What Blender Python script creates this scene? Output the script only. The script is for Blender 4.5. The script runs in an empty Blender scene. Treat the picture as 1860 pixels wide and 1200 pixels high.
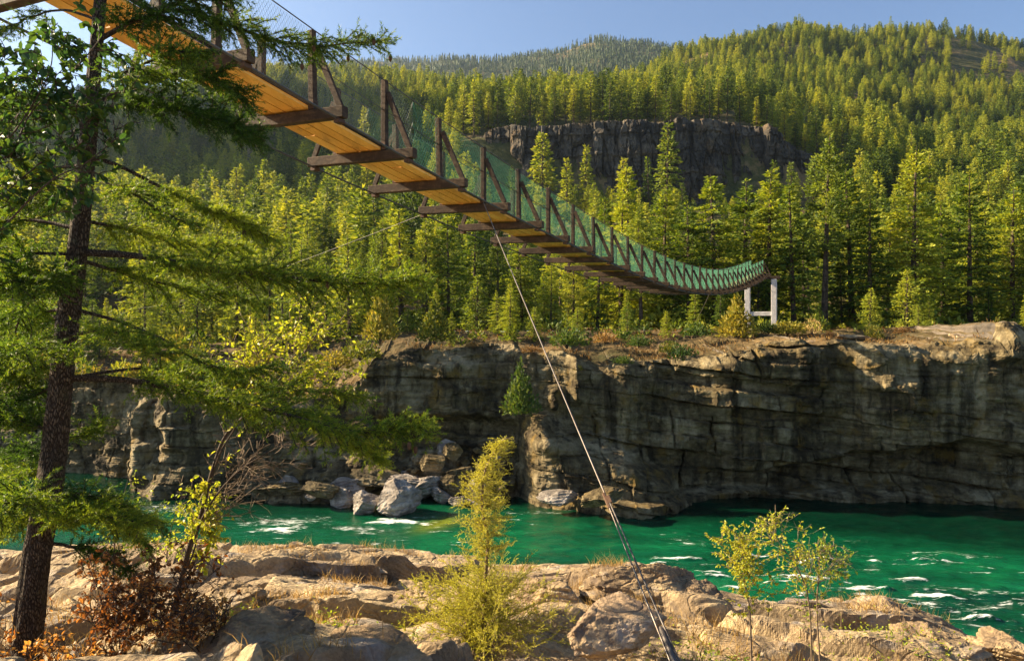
import bpy, bmesh, math, random
import numpy as np
from mathutils import Vector

SC = bpy.context.scene
COL = SC.collection
R = math.radians

# ------------------------------------------------------------------ camera, sky, sun, exposure
H = 11.5                       # height of the eye above the river
F = 26.0 / 36.0 * 1860.0       # focal length in photograph pixels
cam_data = bpy.data.cameras.new("camera")
cam_data.sensor_width = 36.0
cam_data.lens = 26.0
cam_data.clip_start = 0.05
cam_data.clip_end = 20000.0
cam = bpy.data.objects.new("camera", cam_data)
COL.objects.link(cam)
cam.location = (0, 0, H)
cam.rotation_euler = (R(90), 0, 0)
SC.camera = cam

SUN_AZ = 73.0                  # degrees to the left of the view direction
SUN_EL = 28.0
world = bpy.data.worlds.new("World")
SC.world = world
world.use_nodes = True
wn = world.node_tree
wn.nodes.clear()
w_out = wn.nodes.new("ShaderNodeOutputWorld")
w_bg = wn.nodes.new("ShaderNodeBackground")
w_sky = wn.nodes.new("ShaderNodeTexSky")
w_sky.sky_type = 'NISHITA'
w_sky.sun_disc = False
w_sky.sun_elevation = R(SUN_EL)
w_sky.sun_rotation = R(-SUN_AZ)
w_sky.air_density = 0.75
w_sky.dust_density = 0.3
w_sky.ozone_density = 2.0
w_bg.inputs[1].default_value = 0.052
wn.links.new(w_sky.outputs[0], w_bg.inputs[0])
wn.links.new(w_bg.outputs[0], w_out.inputs[0])

sun_data = bpy.data.lights.new("sun", 'SUN')
sun_data.energy = 5.0
sun_data.angle = R(0.5)
sun_data.color = (1.0, 0.80, 0.52)
sun = bpy.data.objects.new("sun", sun_data)
COL.objects.link(sun)
_s = Vector((-math.sin(R(SUN_AZ)) * math.cos(R(SUN_EL)), math.cos(R(SUN_AZ)) * math.cos(R(SUN_EL)), math.sin(R(SUN_EL))))
sun.rotation_euler = (-_s).to_track_quat('-Z', 'Y').to_euler()
sun.location = (-60, 40, 80)

SC.view_settings.view_transform = 'Standard'
SC.view_settings.look = 'None'
SC.view_settings.exposure = 2.05
SC.view_settings.gamma = 1.0
SC.view_settings.use_curve_mapping = False
SC.render.engine = 'CYCLES'
SC.cycles.max_bounces = 8
SC.cycles.diffuse_bounces = 3
SC.cycles.transmission_bounces = 3
SC.cycles.transparent_max_bounces = 4

# ------------------------------------------------------------------ numeric helpers
def P(px, py, d):
    """photograph pixel + distance -> world point"""
    return np.array(((px - 930.0) / F * d, d, H - (py - 600.0) / F * d))

_tab = np.random.default_rng(7).random((64, 64, 64)).astype(np.float64)
def vnoise(x, y, z):
    x, y, z = np.broadcast_arrays(np.asarray(x, float), np.asarray(y, float), np.asarray(z, float))
    xi, yi, zi = np.floor(x).astype(int), np.floor(y).astype(int), np.floor(z).astype(int)
    fx, fy, fz = x - xi, y - yi, z - zi
    fx, fy, fz = [f * f * f * (f * (f * 6 - 15) + 10) for f in (fx, fy, fz)]
    x0, x1, y0, y1, z0, z1 = xi & 63, (xi + 1) & 63, yi & 63, (yi + 1) & 63, zi & 63, (zi + 1) & 63
    a = _tab[x0, y0, z0] * (1 - fx) + _tab[x1, y0, z0] * fx
    b = _tab[x0, y1, z0] * (1 - fx) + _tab[x1, y1, z0] * fx
    c = _tab[x0, y0, z1] * (1 - fx) + _tab[x1, y0, z1] * fx
    d = _tab[x0, y1, z1] * (1 - fx) + _tab[x1, y1, z1] * fx
    return ((a * (1 - fy) + b * fy) * (1 - fz) + (c * (1 - fy) + d * fy) * fz) * 2 - 1

def fbm(x, y, z=0.0, oct=4, gain=0.5, ridged=False):
    s, a, t = 0.0, 1.0, 0.0
    for k in range(oct):
        n = vnoise(x * 2.03 ** k + 17.3 * k, y * 2.03 ** k + 5.1 * k, np.asarray(z) * 2.03 ** k + 9.7 * k)
        if ridged:
            n = 1 - 2 * np.abs(n)
        s = s + a * n
        t += a
        a *= gain
    return s / t

def smooth(a, b, x):
    t = np.clip((np.asarray(x, float) - a) / (b - a), 0, 1)
    return t * t * (3 - 2 * t)

def cells(x, y, seed=0):
    """2-D Worley: distance to the nearest border and a random value per cell"""
    x, y = np.asarray(x, float), np.asarray(y, float)
    xi, yi = np.floor(x).astype(int), np.floor(y).astype(int)
    d1 = np.full(x.shape, 9.0); d2 = np.full(x.shape, 9.0); rv = np.zeros(x.shape)
    for i in (-1, 0, 1):
        for j in (-1, 0, 1):
            a, b = (xi + i) & 63, (yi + j) & 63
            cx = xi + i + _tab[a, b, (seed * 3) & 63]
            cy = yi + j + _tab[a, b, (seed * 3 + 1) & 63]
            d = np.hypot(cx - x, cy - y)
            r = _tab[a, b, (seed * 3 + 2) & 63]
            near = d < d1
            d2 = np.where(near, d1, np.minimum(d2, d))
            rv = np.where(near, r, rv)
            d1 = np.where(near, d, d1)
    return d2 - d1, rv

def norm(v):
    return v / np.maximum(np.linalg.norm(v, axis=-1, keepdims=True), 1e-9)

def smooth_path(pts, n):
    """Catmull-Rom through pts"""
    p = np.asarray(pts, float)
    p = np.vstack([2 * p[0] - p[1], p, 2 * p[-1] - p[-2]])
    m = len(p) - 3
    t = np.linspace(0, m, n)
    i = np.minimum(t.astype(int), m - 1)
    f = (t - i)[:, None]
    a, b, c, d = p[i], p[i + 1], p[i + 2], p[i + 3]
    return 0.5 * (2 * b + (c - a) * f + (2 * a - 5 * b + 4 * c - d) * f ** 2 + (3 * b - a - 3 * c + d) * f ** 3)

# ------------------------------------------------------------------ mesh helpers
class MB:
    """collects vertices and faces and links them as one mesh object"""
    def __init__(self):
        self.V, self.F, self.n = [], [], 0
    def add(self, V, *Fs):
        V = np.asarray(V, float).reshape(-1, 3)
        for f in Fs:
            f = np.asarray(f, int)
            if f.size:
                self.F.append(f + self.n)
        self.V.append(V)
        self.n += len(V)
        return self
    def mesh(self, name, mat, origin=(0, 0, 0), shade=False, attrs=None):
        me = bpy.data.meshes.new(name)
        V = (np.vstack(self.V) - np.asarray(origin)).astype(np.float32)
        me.vertices.add(len(V))
        me.vertices.foreach_set('co', V.ravel())
        loops = np.concatenate([f.ravel() for f in self.F])
        tot = np.concatenate([np.full(len(f), f.shape[1]) for f in self.F])
        start = np.concatenate([[0], np.cumsum(tot)[:-1]])
        me.loops.add(len(loops))
        me.loops.foreach_set('vertex_index', loops.astype(np.int32))
        me.polygons.add(len(tot))
        me.polygons.foreach_set('loop_start', start.astype(np.int32))
        me.polygons.foreach_set('use_smooth', np.full(len(tot), bool(shade)))
        me.update(calc_edges=True)
        for k, v in (attrs or {}).items():
            a = me.attributes.new(k, 'FLOAT', 'POINT')
            a.data.foreach_set('value', np.asarray(v, np.float32).ravel())
        if mat:
            me.materials.append(mat)
        return me
    def build(self, name, mat, parent=None, origin=(0, 0, 0), shade=False, attrs=None):
        o = bpy.data.objects.new(name, self.mesh(name, mat, origin, shade, attrs))
        COL.objects.link(o)
        if parent is not None:
            o.parent = parent
        else:
            o.location = origin
        return o

def thing(name, label, cat, loc=(0, 0, 0), group=None):
    o = bpy.data.objects.new(name, None)
    o.empty_display_size = 0.3
    COL.objects.link(o)
    o.location = tuple(float(c) for c in loc)
    return tag(o, label, cat, group)

def tag(o, label, cat, group=None):
    o['label'] = label
    o['category'] = cat
    if group:
        o['group'] = group
    return o

def structure(o, kind='structure'):
    o['kind'] = kind
    return o

def copy_tree(src, loc, rz=0.0, sc=1.0, tilt=(0, 0)):
    r = src.copy()
    COL.objects.link(r)
    r.location = tuple(float(c) for c in loc)
    r.rotation_euler = (tilt[0], tilt[1], rz)
    r.scale = (sc, sc, sc) if np.isscalar(sc) else sc
    for ch in src.children:
        c = ch.copy()
        COL.objects.link(c)
        c.parent = r
    return r

def grid_faces(nu, nv):
    i = np.arange(nu * nv).reshape(nu, nv)
    return np.stack([i[:-1, :-1], i[1:, :-1], i[1:, 1:], i[:-1, 1:]], -1).reshape(-1, 4)

def tube(path, rad, sides=6):
    p = np.asarray(path, float)
    n = len(p)
    rad = np.broadcast_to(np.asarray(rad, float), (n,))
    t = norm(np.gradient(p, axis=0))
    ref = np.array((0.31, 0.93, 0.2)) if abs(t[n // 2][2]) > 0.7 else np.array((0.05, 0.1, 1.0))
    a = norm(np.cross(t, ref))
    b = np.cross(t, a)
    ang = np.arange(sides) / sides * 2 * np.pi
    V = p[:, None, :] + rad[:, None, None] * (np.cos(ang)[None, :, None] * a[:, None, :] + np.sin(ang)[None, :, None] * b[:, None, :])
    i = np.arange(n * sides).reshape(n, sides)
    j = np.roll(i, -1, 1)
    Fq = np.stack([i[:-1], i[1:], j[1:], j[:-1]], -1).reshape(-1, 4)
    return V.reshape(-1, 3), Fq

def sticks(p0, p1, r0, r1):
    """many straight three-sided twigs at once"""
    p0, p1 = np.asarray(p0, float), np.asarray(p1, float)
    n = len(p0)
    r0 = np.broadcast_to(np.asarray(r0, float), (n,))[:, None]
    r1 = np.broadcast_to(np.asarray(r1, float), (n,))[:, None]
    t = norm(p1 - p0)
    a = norm(np.cross(t, np.array((0.37, 0.21, 0.9))))
    b = np.cross(t, a)
    V = np.empty((n, 6, 3))
    for k in range(3):
        c, s = math.cos(k * 2.0944), math.sin(k * 2.0944)
        V[:, k] = p0 + r0 * (c * a + s * b)
        V[:, 3 + k] = p1 + r1 * (c * a + s * b)
    base = np.arange(n)[:, None] * 6
    Fq = np.concatenate([base + np.array(q) for q in ((0, 1, 4, 3), (1, 2, 5, 4), (2, 0, 3, 5))])
    return V.reshape(-1, 3), Fq

def bar(p0, p1, w, h, up=(0, 0, 1), ch=0.012):
    """bevelled timber from p0 to p1, w wide, h high"""
    p0, p1 = np.asarray(p0, float), np.asarray(p1, float)
    t = norm(p1 - p0)
    s = norm(np.cross(t, np.asarray(up, float)))
    u = np.cross(s, t)
    a, b, c = w / 2, h / 2, ch
    sec = [(-a + c, -b), (a - c, -b), (a, -b + c), (a, b - c), (a - c, b), (-a + c, b), (-a, b - c), (-a, -b + c)]
    rings = []
    L = np.linalg.norm(p1 - p0)
    for q, k in ((0.0, 0.8), (c * 0.7, 1.0), (L - c * 0.7, 1.0), (L, 0.8)):
        for x, y in sec:
            kx = np.sign(x) * (abs(x) - (1 - k) * c * 2)
            ky = np.sign(y) * (abs(y) - (1 - k) * c * 2)
            rings.append(p0 + t * q + s * kx + u * ky)
    V = np.array(rings)
    i = np.arange(32).reshape(4, 8)
    j = np.roll(i, -1, 1)
    Fq = np.stack([i[:-1], j[:-1], j[1:], i[1:]], -1).reshape(-1, 4)
    return V, Fq, i[0][::-1][None], i[3][None]

# ------------------------------------------------------------------ material helpers
class NT:
    def __init__(self, name):
        self.mat = bpy.data.materials.new(name)
        self.mat.use_nodes = True
        self.t = self.mat.node_tree
        self.t.nodes.clear()
        self.out = self.t.nodes.new('ShaderNodeOutputMaterial')
    def n(self, typ, ins=None, **props):
        nd = self.t.nodes.new('ShaderNode' + typ)
        for k, v in props.items():
            setattr(nd, k, v)
        for k, v in (ins or {}).items():
            if hasattr(v, 'links') and hasattr(v, 'node'):
                self.t.links.new(v, nd.inputs[k])
            else:
                nd.inputs[k].default_value = v
        return nd
    def coord(self, which='Object', scale=(1, 1, 1), rot=(0, 0, 0)):
        c = self.n('TexCoord').outputs[which]
        return self.n('Mapping', {'Vector': c, 'Scale': scale, 'Rotation': rot}).outputs[0]
    def noise(self, vec, scale, detail=4, rough=0.55, dist=0.0):
        return self.n('TexNoise', {'Vector': vec, 'Scale': scale, 'Detail': detail, 'Roughness': rough, 'Distortion': dist}).outputs[0]
    def ramp(self, fac, stops, interp='LINEAR'):
        nd = self.n('ValToRGB', {'Fac': fac})
        cr = nd.color_ramp
        cr.interpolation = interp
        while len(cr.elements) < len(stops):
            cr.elements.new(0.5)
        for e, (p, c) in zip(cr.elements, stops):
            e.position = p
            e.color = (c, c, c, 1) if np.isscalar(c) else (*c, 1)
        return nd.outputs[0]
    def mix(self, fac, a, b, mode='MIX'):
        nd = self.n('Mix', None, data_type='RGBA', blend_type=mode)
        for i, v in ((0, fac), (6, a), (7, b)):
            if hasattr(v, 'links') and hasattr(v, 'node'):
                self.t.links.new(v, nd.inputs[i])
            else:
                nd.inputs[i].default_value = v if i == 0 else (*v, 1)
        return nd.outputs[2]
    def math(self, op, a, b=0.0, clamp=False):
        return self.n('Math', {0: a, 1: b}, operation=op, use_clamp=clamp).outputs[0]
    def bump(self, height, strength=0.5, dist=0.05, normal=None):
        ins = {'Height': height, 'Strength': strength, 'Distance': dist}
        if normal is not None:
            ins['Normal'] = normal
        return self.n('Bump', ins).outputs[0]
    def bsdf(self, color, rough=0.8, normal=None, spec=0.3, metal=0.0):
        ins = {'Base Color': color if hasattr(color, 'links') else (*color, 1), 'Roughness': rough, 'Specular IOR Level': spec, 'Metallic': metal}
        if normal is not None:
            ins['Normal'] = normal
        return self.n('BsdfPrincipled', ins)
    def done(self, shader):
        self.t.links.new(shader.outputs[0], self.out.inputs[0])
        return self.mat

def foliage_mat(name, ca, cb, cc, trans=0.35, rough=0.65, clump=0.6, warm=(1.25, 1.15, 0.5), tint=False, vary=0.55):
    """leaf colours vary leaf by leaf, clump by clump and plant by plant; light passes through"""
    m = NT(name)
    g = m.n('NewGeometry').outputs['Random Per Island']
    oi = m.n('ObjectInfo').outputs['Random']
    cl = m.noise(m.coord('Object'), clump, 2)
    f = m.math('ADD', m.math('MULTIPLY', g, 0.25 if tint else 0.5), m.math('MULTIPLY', cl, 0.3 if tint else 0.5))
    if tint:
        oi = m.n('Attribute', None, attribute_name='tint').outputs['Fac']
        f = m.math('ADD', f, 0.2)
    f = m.math('ADD', f, m.math('MULTIPLY', m.math('SUBTRACT', oi, 0.5), vary), True)
    col = m.ramp(f, [(0.2, ca), (0.5, cb), (0.8, cc)])
    b = m.bsdf(col, rough, None, 0.25)
    tcol = m.mix(1.0, col, warm, 'MULTIPLY')
    t = m.n('BsdfTranslucent', {'Color': tcol})
    mx = m.n('MixShader', {0: trans, 1: b.outputs[0], 2: t.outputs[0]})
    return m.done(mx)

# ------------------------------------------------------------------ materials of the setting
def rock_mat(name, c_dark, c_mid, c_light, c_stain, scale=1.0, bump=0.6, streak=0.5, band=0.4, spec=0.2):
    m = NT(name)
    v = m.coord('Object', (scale,) * 3)
    n1 = m.noise(v, 0.35, 6, 0.6, 0.4)
    n2 = m.noise(v, 2.6, 8, 0.65)
    vb = m.coord('Object', (0.16 * scale, 0.16 * scale, 1.5 * scale), (0.08, -0.1, 0))
    nb = m.noise(vb, 1.3, 6, 0.6, 0.6)
    vs = m.coord('Object', (1.3 * scale, 1.3 * scale, 0.10 * scale))
    ns = m.noise(vs, 1.0, 5, 0.6)
    f = m.math('ADD', m.math('MULTIPLY', n1, 0.55), m.math('MULTIPLY', n2, 0.25))
    f = m.math('ADD', f, m.math('MULTIPLY', nb, 0.2))
    col = m.ramp(f, [(0.39, c_dark), (0.49, c_mid), (0.60, c_light)])
    col = m.mix(m.math('MULTIPLY', m.ramp(nb, [(0.40, 1.0), (0.5, 0.0)]), band), col, c_dark)
    col = m.mix(m.math('MULTIPLY', m.ramp(ns, [(0.36, 1.0), (0.52, 0.0)]), streak), col, tuple(c * 0.45 for c in c_dark))
    n3 = m.noise(v, 0.8, 4, 0.6)
    col = m.mix(m.math('MULTIPLY', m.ramp(n3, [(0.55, 0.0), (0.68, 1.0)]), 0.55), col, c_stain)
    fine = m.noise(v, 14.0, 5, 0.7)
    col = m.mix(0.35, col, m.ramp(fine, [(0.3, 0.35), (0.7, 1.0)]), 'MULTIPLY')
    vor = m.n('TexVoronoi', {'Vector': v, 'Scale': 1.1}, feature='DISTANCE_TO_EDGE').outputs[0]
    h = m.math('ADD', m.math('MULTIPLY', n2, 0.7), m.math('MULTIPLY', fine, 0.25))
    h = m.math('ADD', h, m.math('MULTIPLY', nb, 0.3))
    h = m.math('ADD', h, m.math('MULTIPLY', ns, 0.7))
    return m.done(m.bsdf(col, 0.88, m.bump(h, bump, 0.35 / scale), spec))

M_CLIFF = rock_mat("gorge_rock", (0.050, 0.035, 0.017), (0.175, 0.132, 0.064), (0.38, 0.305, 0.175), (0.27, 0.165, 0.032), 1.0, 1.0, 0.85, 0.35)
M_BASALT = rock_mat("basalt_rock", (0.034, 0.029, 0.024), (0.078, 0.066, 0.052), (0.17, 0.14, 0.105), (0.20, 0.13, 0.065), 0.22, 0.9, 0.7, 0.3)
M_GREY = rock_mat("grey_boulder_rock", (0.13, 0.108, 0.088), (0.33, 0.285, 0.24), (0.54, 0.485, 0.42), (0.36, 0.28, 0.19), 1.6, 0.8, 0.25, 0.4)

def near_rock_mat(name, tint=(1, 1, 1)):
    m = NT(name)
    v = m.coord('Object')
    tc = lambda c: tuple(a * b for a, b in zip(c, tint))
    warp = m.noise(v, 0.7, 3, 0.5)
    wv = m.n('VectorMath', {0: v, 1: m.n('VectorMath', {0: m.n('TexNoise', {'Vector': v, 'Scale': 0.9, 'Detail': 3}).outputs[1], 'Scale': 1.6}, operation='SCALE').outputs[0]}, operation='ADD').outputs[0]
    band = m.n('TexWave', {'Vector': wv, 'Scale': 3.1, 'Distortion': 3.5, 'Detail': 4, 'Detail Scale': 1.6, 'Detail Roughness': 0.6}, wave_type='BANDS', bands_direction='DIAGONAL').outputs[1]
    n2 = m.noise(v, 5.0, 8, 0.7)
    n3 = m.noise(v, 1.1, 5, 0.6)
    n4 = m.noise(v, 38.0, 3, 0.6)
    col = m.ramp(n3, [(0.34, tc((0.16, 0.115, 0.075))), (0.48, tc((0.35, 0.255, 0.15))), (0.64, tc((0.54, 0.41, 0.235)))])
    col = m.mix(m.math('MULTIPLY', m.ramp(n2, [(0.36, 1.0), (0.47, 0.0)]), 0.65), col, tc((0.13, 0.10, 0.085)))
    col = m.mix(m.math('MULTIPLY', m.ramp(band, [(0.0, 1.0), (0.25, 0.0)]), 0.08), col, tc((0.10, 0.075, 0.06)))
    col = m.mix(m.math('MULTIPLY', m.ramp(m.noise(v, 2.3, 4, 0.6), [(0.56, 0.0), (0.66, 1.0)]), 0.5), col, tc((0.36, 0.34, 0.33)))
    col = m.mix(0.5, col, m.ramp(n4, [(0.3, 0.45), (0.65, 1.05)]), 'MULTIPLY')
    lich = m.ramp(m.noise(v, 9.0, 4, 0.7), [(0.63, 0.0), (0.68, 1.0)])
    col = m.mix(m.math('MULTIPLY', lich, 0.4), col, tc((0.42, 0.30, 0.12)))
    vor = m.n('TexVoronoi', {'Vector': wv, 'Scale': 1.5}, feature='DISTANCE_TO_EDGE').outputs[0]
    h = m.math('ADD', m.math('MULTIPLY', n2, 0.9), m.math("MULTIPLY", band, 0.10))
    h = m.math('ADD', h, m.math('MULTIPLY', n4, 0.16))
    h = m.math('ADD', h, m.math('MULTIPLY', m.ramp(vor, [(0.0, 0.0), (0.05, 1.0)]), 0.25))
    return m.done(m.bsdf(col, 0.9, m.bump(h, 1.0, 0.10), 0.2))

M_NEAR = near_rock_mat("ledge_rock")
M_FLATROCK = near_rock_mat("flat_boulder_rock", (1.25, 1.22, 1.30))
M_NEARB = near_rock_mat("boulder_rock", (1.0, 0.97, 0.94))

def soil_mat():
    m = NT("forest_soil")
    v = m.coord('Object')
    n1 = m.noise(v, 0.12, 5, 0.6)
    n2 = m.noise(v, 1.5, 6, 0.7)
    col = m.ramp(m.math('ADD', m.math('MULTIPLY', n1, 0.6), m.math('MULTIPLY', n2, 0.4)), [(0.35, (0.035, 0.035, 0.014)), (0.5, (0.095, 0.068, 0.032)), (0.66, (0.24, 0.155, 0.07))])
    sep = m.n('SeparateXYZ', {0: m.n('NewGeometry').outputs['Normal']}).outputs[2]
    rock = m.ramp(m.noise(v, 0.5, 6, 0.65), [(0.35, (0.05, 0.045, 0.04)), (0.65, (0.16, 0.13, 0.10))])
    col = m.mix(m.ramp(sep, [(0.55, 1.0), (0.75, 0.0)]), col, rock)
    return m.done(m.bsdf(col, 0.95, m.bump(n2, 0.6, 0.4), 0.1))
M_SOIL = soil_mat()

def hill_mat():
    m = NT("hill_ground")
    v = m.coord('Object')
    n1 = m.noise(v, 0.02, 6, 0.6)
    n2 = m.noise(v, 0.25, 6, 0.7)
    col = m.ramp(m.math('ADD', m.math('MULTIPLY', n1, 0.5), m.math('MULTIPLY', n2, 0.5)), [(0.38, (0.03, 0.04, 0.015)), (0.5, (0.085, 0.08, 0.03)), (0.62, (0.26, 0.165, 0.085))])
    return m.done(m.bsdf(col, 0.95, m.bump(n2, 0.6, 2.0), 0.1))
M_HILL = hill_mat()

# ------------------------------------------------------------------ far terrain: ground heights by bearing and distance
_cols = np.array([-900, -250, 0, 300, 500, 700, 900, 1100, 1330, 1480, 1700, 2000, 2800], float)
_rows = [
    (56, [690, 690, 690, 690, 690, 612, 606, 606, 604, 602, 600, 600, 600]),
    (68, [640, 640, 640, 635, 630, 600, 600, 600, 600, 598, 597, 597, 597]),
    (95, [600, 600, 600, 600, 596, 592, 592, 592, 592, 590, 588, 588, 588]),
    (125, [575, 575, 575, 575, 575, 575, 575, 575, 575, 573, 570, 570, 570]),
    (160, [530, 530, 530, 530, 535, 540, 535, 535, 540, 540, 535, 540, 540]),
    (220, [450, 450, 450, 455, 460, 460, 440, 420, 430, 440, 455, 470, 470]),
    (288, [405, 405, 405, 400, 395, 385, 365, 362, 362, 362, 372, 384, 384]),
    (302, [200, 300, 398, 390, 375, 310, 240, 224, 220, 300, 352, 372, 372]),
    (350, [-260, -100, 365, 350, 310, 245, 212, 215, 210, 255, 318, 340, 340]),  # leftmost columns: mountain out of view, raised to shade the left slope
    (450, [-260, -300, 310, 290, 240, 200, 195, 200, 190, 212, 252, 280, 280]),
    (600, [-260, -300, 245, 215, 175, 165, 182, 178, 143, 146, 172, 205, 230]),
    (780, [-260, -200, 205, 180, 142, 150, 180, 168, 82, 66, 66, 125, 190]),
    (860, [-260, -150, 215, 185, 150, 160, 190, 178, 100, 82, 84, 140, 200]),
    (1100, [-260, 0, 220, 190, 155, 165, 200, 200, 160, 150, 150, 180, 220]),
    (1500, [240, 222, 215, 180, 150, 160, 165, 140, 140, 150, 160, 180, 220]),
    (2000, [215, 204.2, 200, 170, 128, 116, 112, 76, 100, 130, 150, 170, 210]),
    (2500, [260, 245.6, 240, 220, 180, 170, 170, 140, 160, 180, 200, 220, 240]),
]
_dep = np.log(np.array([r[0] for r in _rows], float))
_yy = np.array([r[1] for r in _rows], float)
def ground(X, Y):
    X, Y = np.asarray(X, float), np.asarray(Y, float)
    px = np.clip(930 + F * X / np.maximum(Y, 1.0), _cols[0], _cols[-1])
    ld = np.clip(np.log(np.maximum(Y, 1.0)), _dep[0], _dep[-1])
    i = np.clip(np.searchsorted(_cols, px) - 1, 0, len(_cols) - 2)
    j = np.clip(np.searchsorted(_dep, ld) - 1, 0, len(_dep) - 2)
    fx = (px - _cols[i]) / (_cols[i + 1] - _cols[i])
    fx = fx * fx * (3 - 2 * fx) * 0.6 + fx * 0.4
    fy = (ld - _dep[j]) / (_dep[j + 1] - _dep[j])
    y = (_yy[j, i] * (1 - fx) + _yy[j, i + 1] * fx) * (1 - fy) + (_yy[j + 1, i] * (1 - fx) + _yy[j + 1, i + 1] * fx) * fy
    z = H - (y - 600) / F * Y
    amp = np.clip((Y - 66) / 60, 0.12, 1.0)
    z = z + amp * (fbm(X / 14, Y / 14, 3.1) * 1.2) + np.clip((Y - 100) / 150, 0, 1) * np.clip(Y / 300, 0.3, 2.6) * fbm(X / 60, Y / 60, 8.0, 4) * 5.0
    return z

def terrain_sheet(name, d0, d1, nd, mat):
    d = np.exp(np.linspace(math.log(d0), math.log(d1), nd))
    px = np.linspace(-700, 2500, 260)
    DD, PX = np.meshgrid(d, px, indexing='ij')
    X = (PX - 930) / F * DD
    V = np.stack([X, DD, ground(X, DD)], -1)
    return structure(MB().add(V, grid_faces(nd, 260)[:, ::-1]).build(name, mat, shade=True))
terrain_sheet('forest_floor', 65.5, 150, 60, M_SOIL)
terrain_sheet('hillside', 150, 1100, 130, M_HILL)
terrain_sheet('distant_ridge', 1100, 2500, 40, M_HILL)

# ------------------------------------------------------------------ gorge cliff on the far bank
_cb = np.array([(-1100, 72), (-100, 61), (120, 58), (203, 57.5), (216, 53.6), (300, 51.0), (380, 51.0), (435, 52.4), (480, 54.3), (620, 54.3), (690, 53.4), (900, 52.2), (960, 50.8), (1130, 49.3), (1240, 50.2), (1500, 49.8), (1860, 47.8), (2300, 45), (3000, 42)], float)
_ct = np.array([(-1100, 9), (0, 8.5), (120, 7.9), (205, 7.4), (216, 5.9), (240, 6.6), (310, 7.0), (400, 6.8), (435, 6.2), (460, 5.6), (560, 6.0), (640, 7.6), (672, 9.3), (760, 9.9), (930, 10.3), (985, 9.8), (1100, 9.2), (1200, 9.3), (1300, 9.6), (1400, 10.7), (1500, 10.6), (1600, 10.3), (1690, 10.5), (1737, 10.7), (1752, 11.9), (1790, 11.8), (1830, 11.3), (1900, 11.4), (3000, 12)], float)
_lay = np.random.default_rng(3).random(200)
def cliff_face(X, z):
    """distance of the rock face from the viewer at (X, z)"""
    px = 930 + F * X / 52.0
    Y = np.interp(px, _cb[:, 0], _cb[:, 1])
    w = fbm(X / 3.5, z / 3.5, 1.7, 4)
    # leaning, undercuts, toes
    Y = Y + np.interp(z, [-2, 0, 3, 7, 12], [-0.5, 0, 0.7, 1.2, 2.2]) * (1 - smooth(1230, 1330, px)) + smooth(1230, 1330, px) * np.interp(z, [-2, 0, 5, 9, 12], [0.6, 0.4, 0.0, -0.35, 0.0])
    s = smooth(1240, 1330, px)
    edge = np.interp(px, [1240, 1480, 1560, 1700, 1780, 1860, 2200], [1.6, 2.7, 3.2, 4.3, 3.4, 2.8, 3.2]) + 0.5 * w
    Y = Y + s * (1.7 * (1 - smooth(edge - 0.35, edge + 0.25, z)) - 0.3)
    Y = Y - s * 1.5 * (1 - smooth(0.2, 1.6, z + 0.6 * w)) * smooth(1380, 1500, px)
    s = smooth(930, 985, px) * (1 - smooth(1190, 1245, px))
    slab = np.interp(px, [940, 990, 1100, 1200, 1240], [5.6, 5.2, 4.0, 1.9, 0.8]) + 0.7 * w
    Y = Y - s * 2.6 * (1 - smooth(slab - 1.6, slab + 0.5, z))
    s = smooth(660, 700, px) * (1 - smooth(920, 965, px))
    Y = Y + s * (1.6 * (1 - smooth(4.2, 5.3, z + 0.7 * w)))
    s = smooth(440, 480, px) * (1 - smooth(640, 700, px))
    Y = Y - s * 0.8 * (1 - smooth(0.3, 3.6, z + 0.4 * w))
    s = smooth(420, 520, px) * (1 - smooth(900, 965, px))
    wa = 0.8 * fbm(X / 2.2, z / 1.2, 41.0, 3)
    for zt_, out in ((0.7, 1.5), (1.6, 1.1), (2.7, 0.9), (3.9, 0.7)):
        zl = zt_ + 0.9 * wa + 0.5 * np.sin(X * 0.35 + zt_ * 3)
        Y = Y - s * out * (1 - smooth(zl - 0.08, zl + 0.12, z))
    s2 = smooth(1000, 1100, px) * (1 - smooth(1500, 1700, px))
    zl = 0.55 + 0.5 * wa
    Y = Y - s2 * 1.2 * (1 - smooth(zl - 0.1, zl + 0.1, z))
    # broad buttresses and recesses
    Y = Y + 1.3 * fbm(X / 4.2, z / 14.0, 51.0, 2) * smooth(1.0, 4.0, z)
    # ribs that stick out and catch the light
    for rx, z0, z1, out, wd in ((1052, 6.6, 9.6, 1.2, 0.5), (1012, 5.9, 7.3, 1.1, 0.5), (985, 3.6, 5.4, 1.5, 0.7), (312, 3.3, 6.9, 1.1, 0.9), (225, 2, 6.4, 0.6, 0.6), (1180, 7.6, 9.0, 0.7, 0.4), (1757, 9.6, 12.2, 1.3, 1.1), (240, 0.5, 3.2, 0.9, 0.6)):
        xx = (rx - 930) / F * 52
        Y = Y - out * np.exp(-((X - xx + 0.5 * w) / wd) ** 2) * smooth(z0 - 0.5, z0 + 0.4, z) * (1 - smooth(z1, z1 + 0.5, z))
    # beds, dipping gently
    zz = z + 0.11 * X * smooth(900, 1200, px) + 0.35 * w
    L = zz / 1.15 + 40
    i = np.floor(L).astype(int)
    f = L - i
    step = _lay[i % 200] + (_lay[(i + 1) % 200] - _lay[i % 200]) * smooth(0.91, 1.0, f)
    vis = 0.12 + 0.88 * smooth(-0.15, 0.45, fbm(X / 9, z / 9, 5.5, 2))
    Y = Y + vis * (1.15 * (step - 0.5)) + vis * 0.35 * np.exp(-((f - 0.93) / 0.05) ** 2)
    L2 = zz / 0.37 + 60
    i2 = np.floor(L2).astype(int)
    Y = Y + 0.13 * (_lay[(i2 * 7) % 200] - 0.5) * smooth(-0.3, 0.3, fbm(X / 5, z / 4, 15.5, 2))
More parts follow.
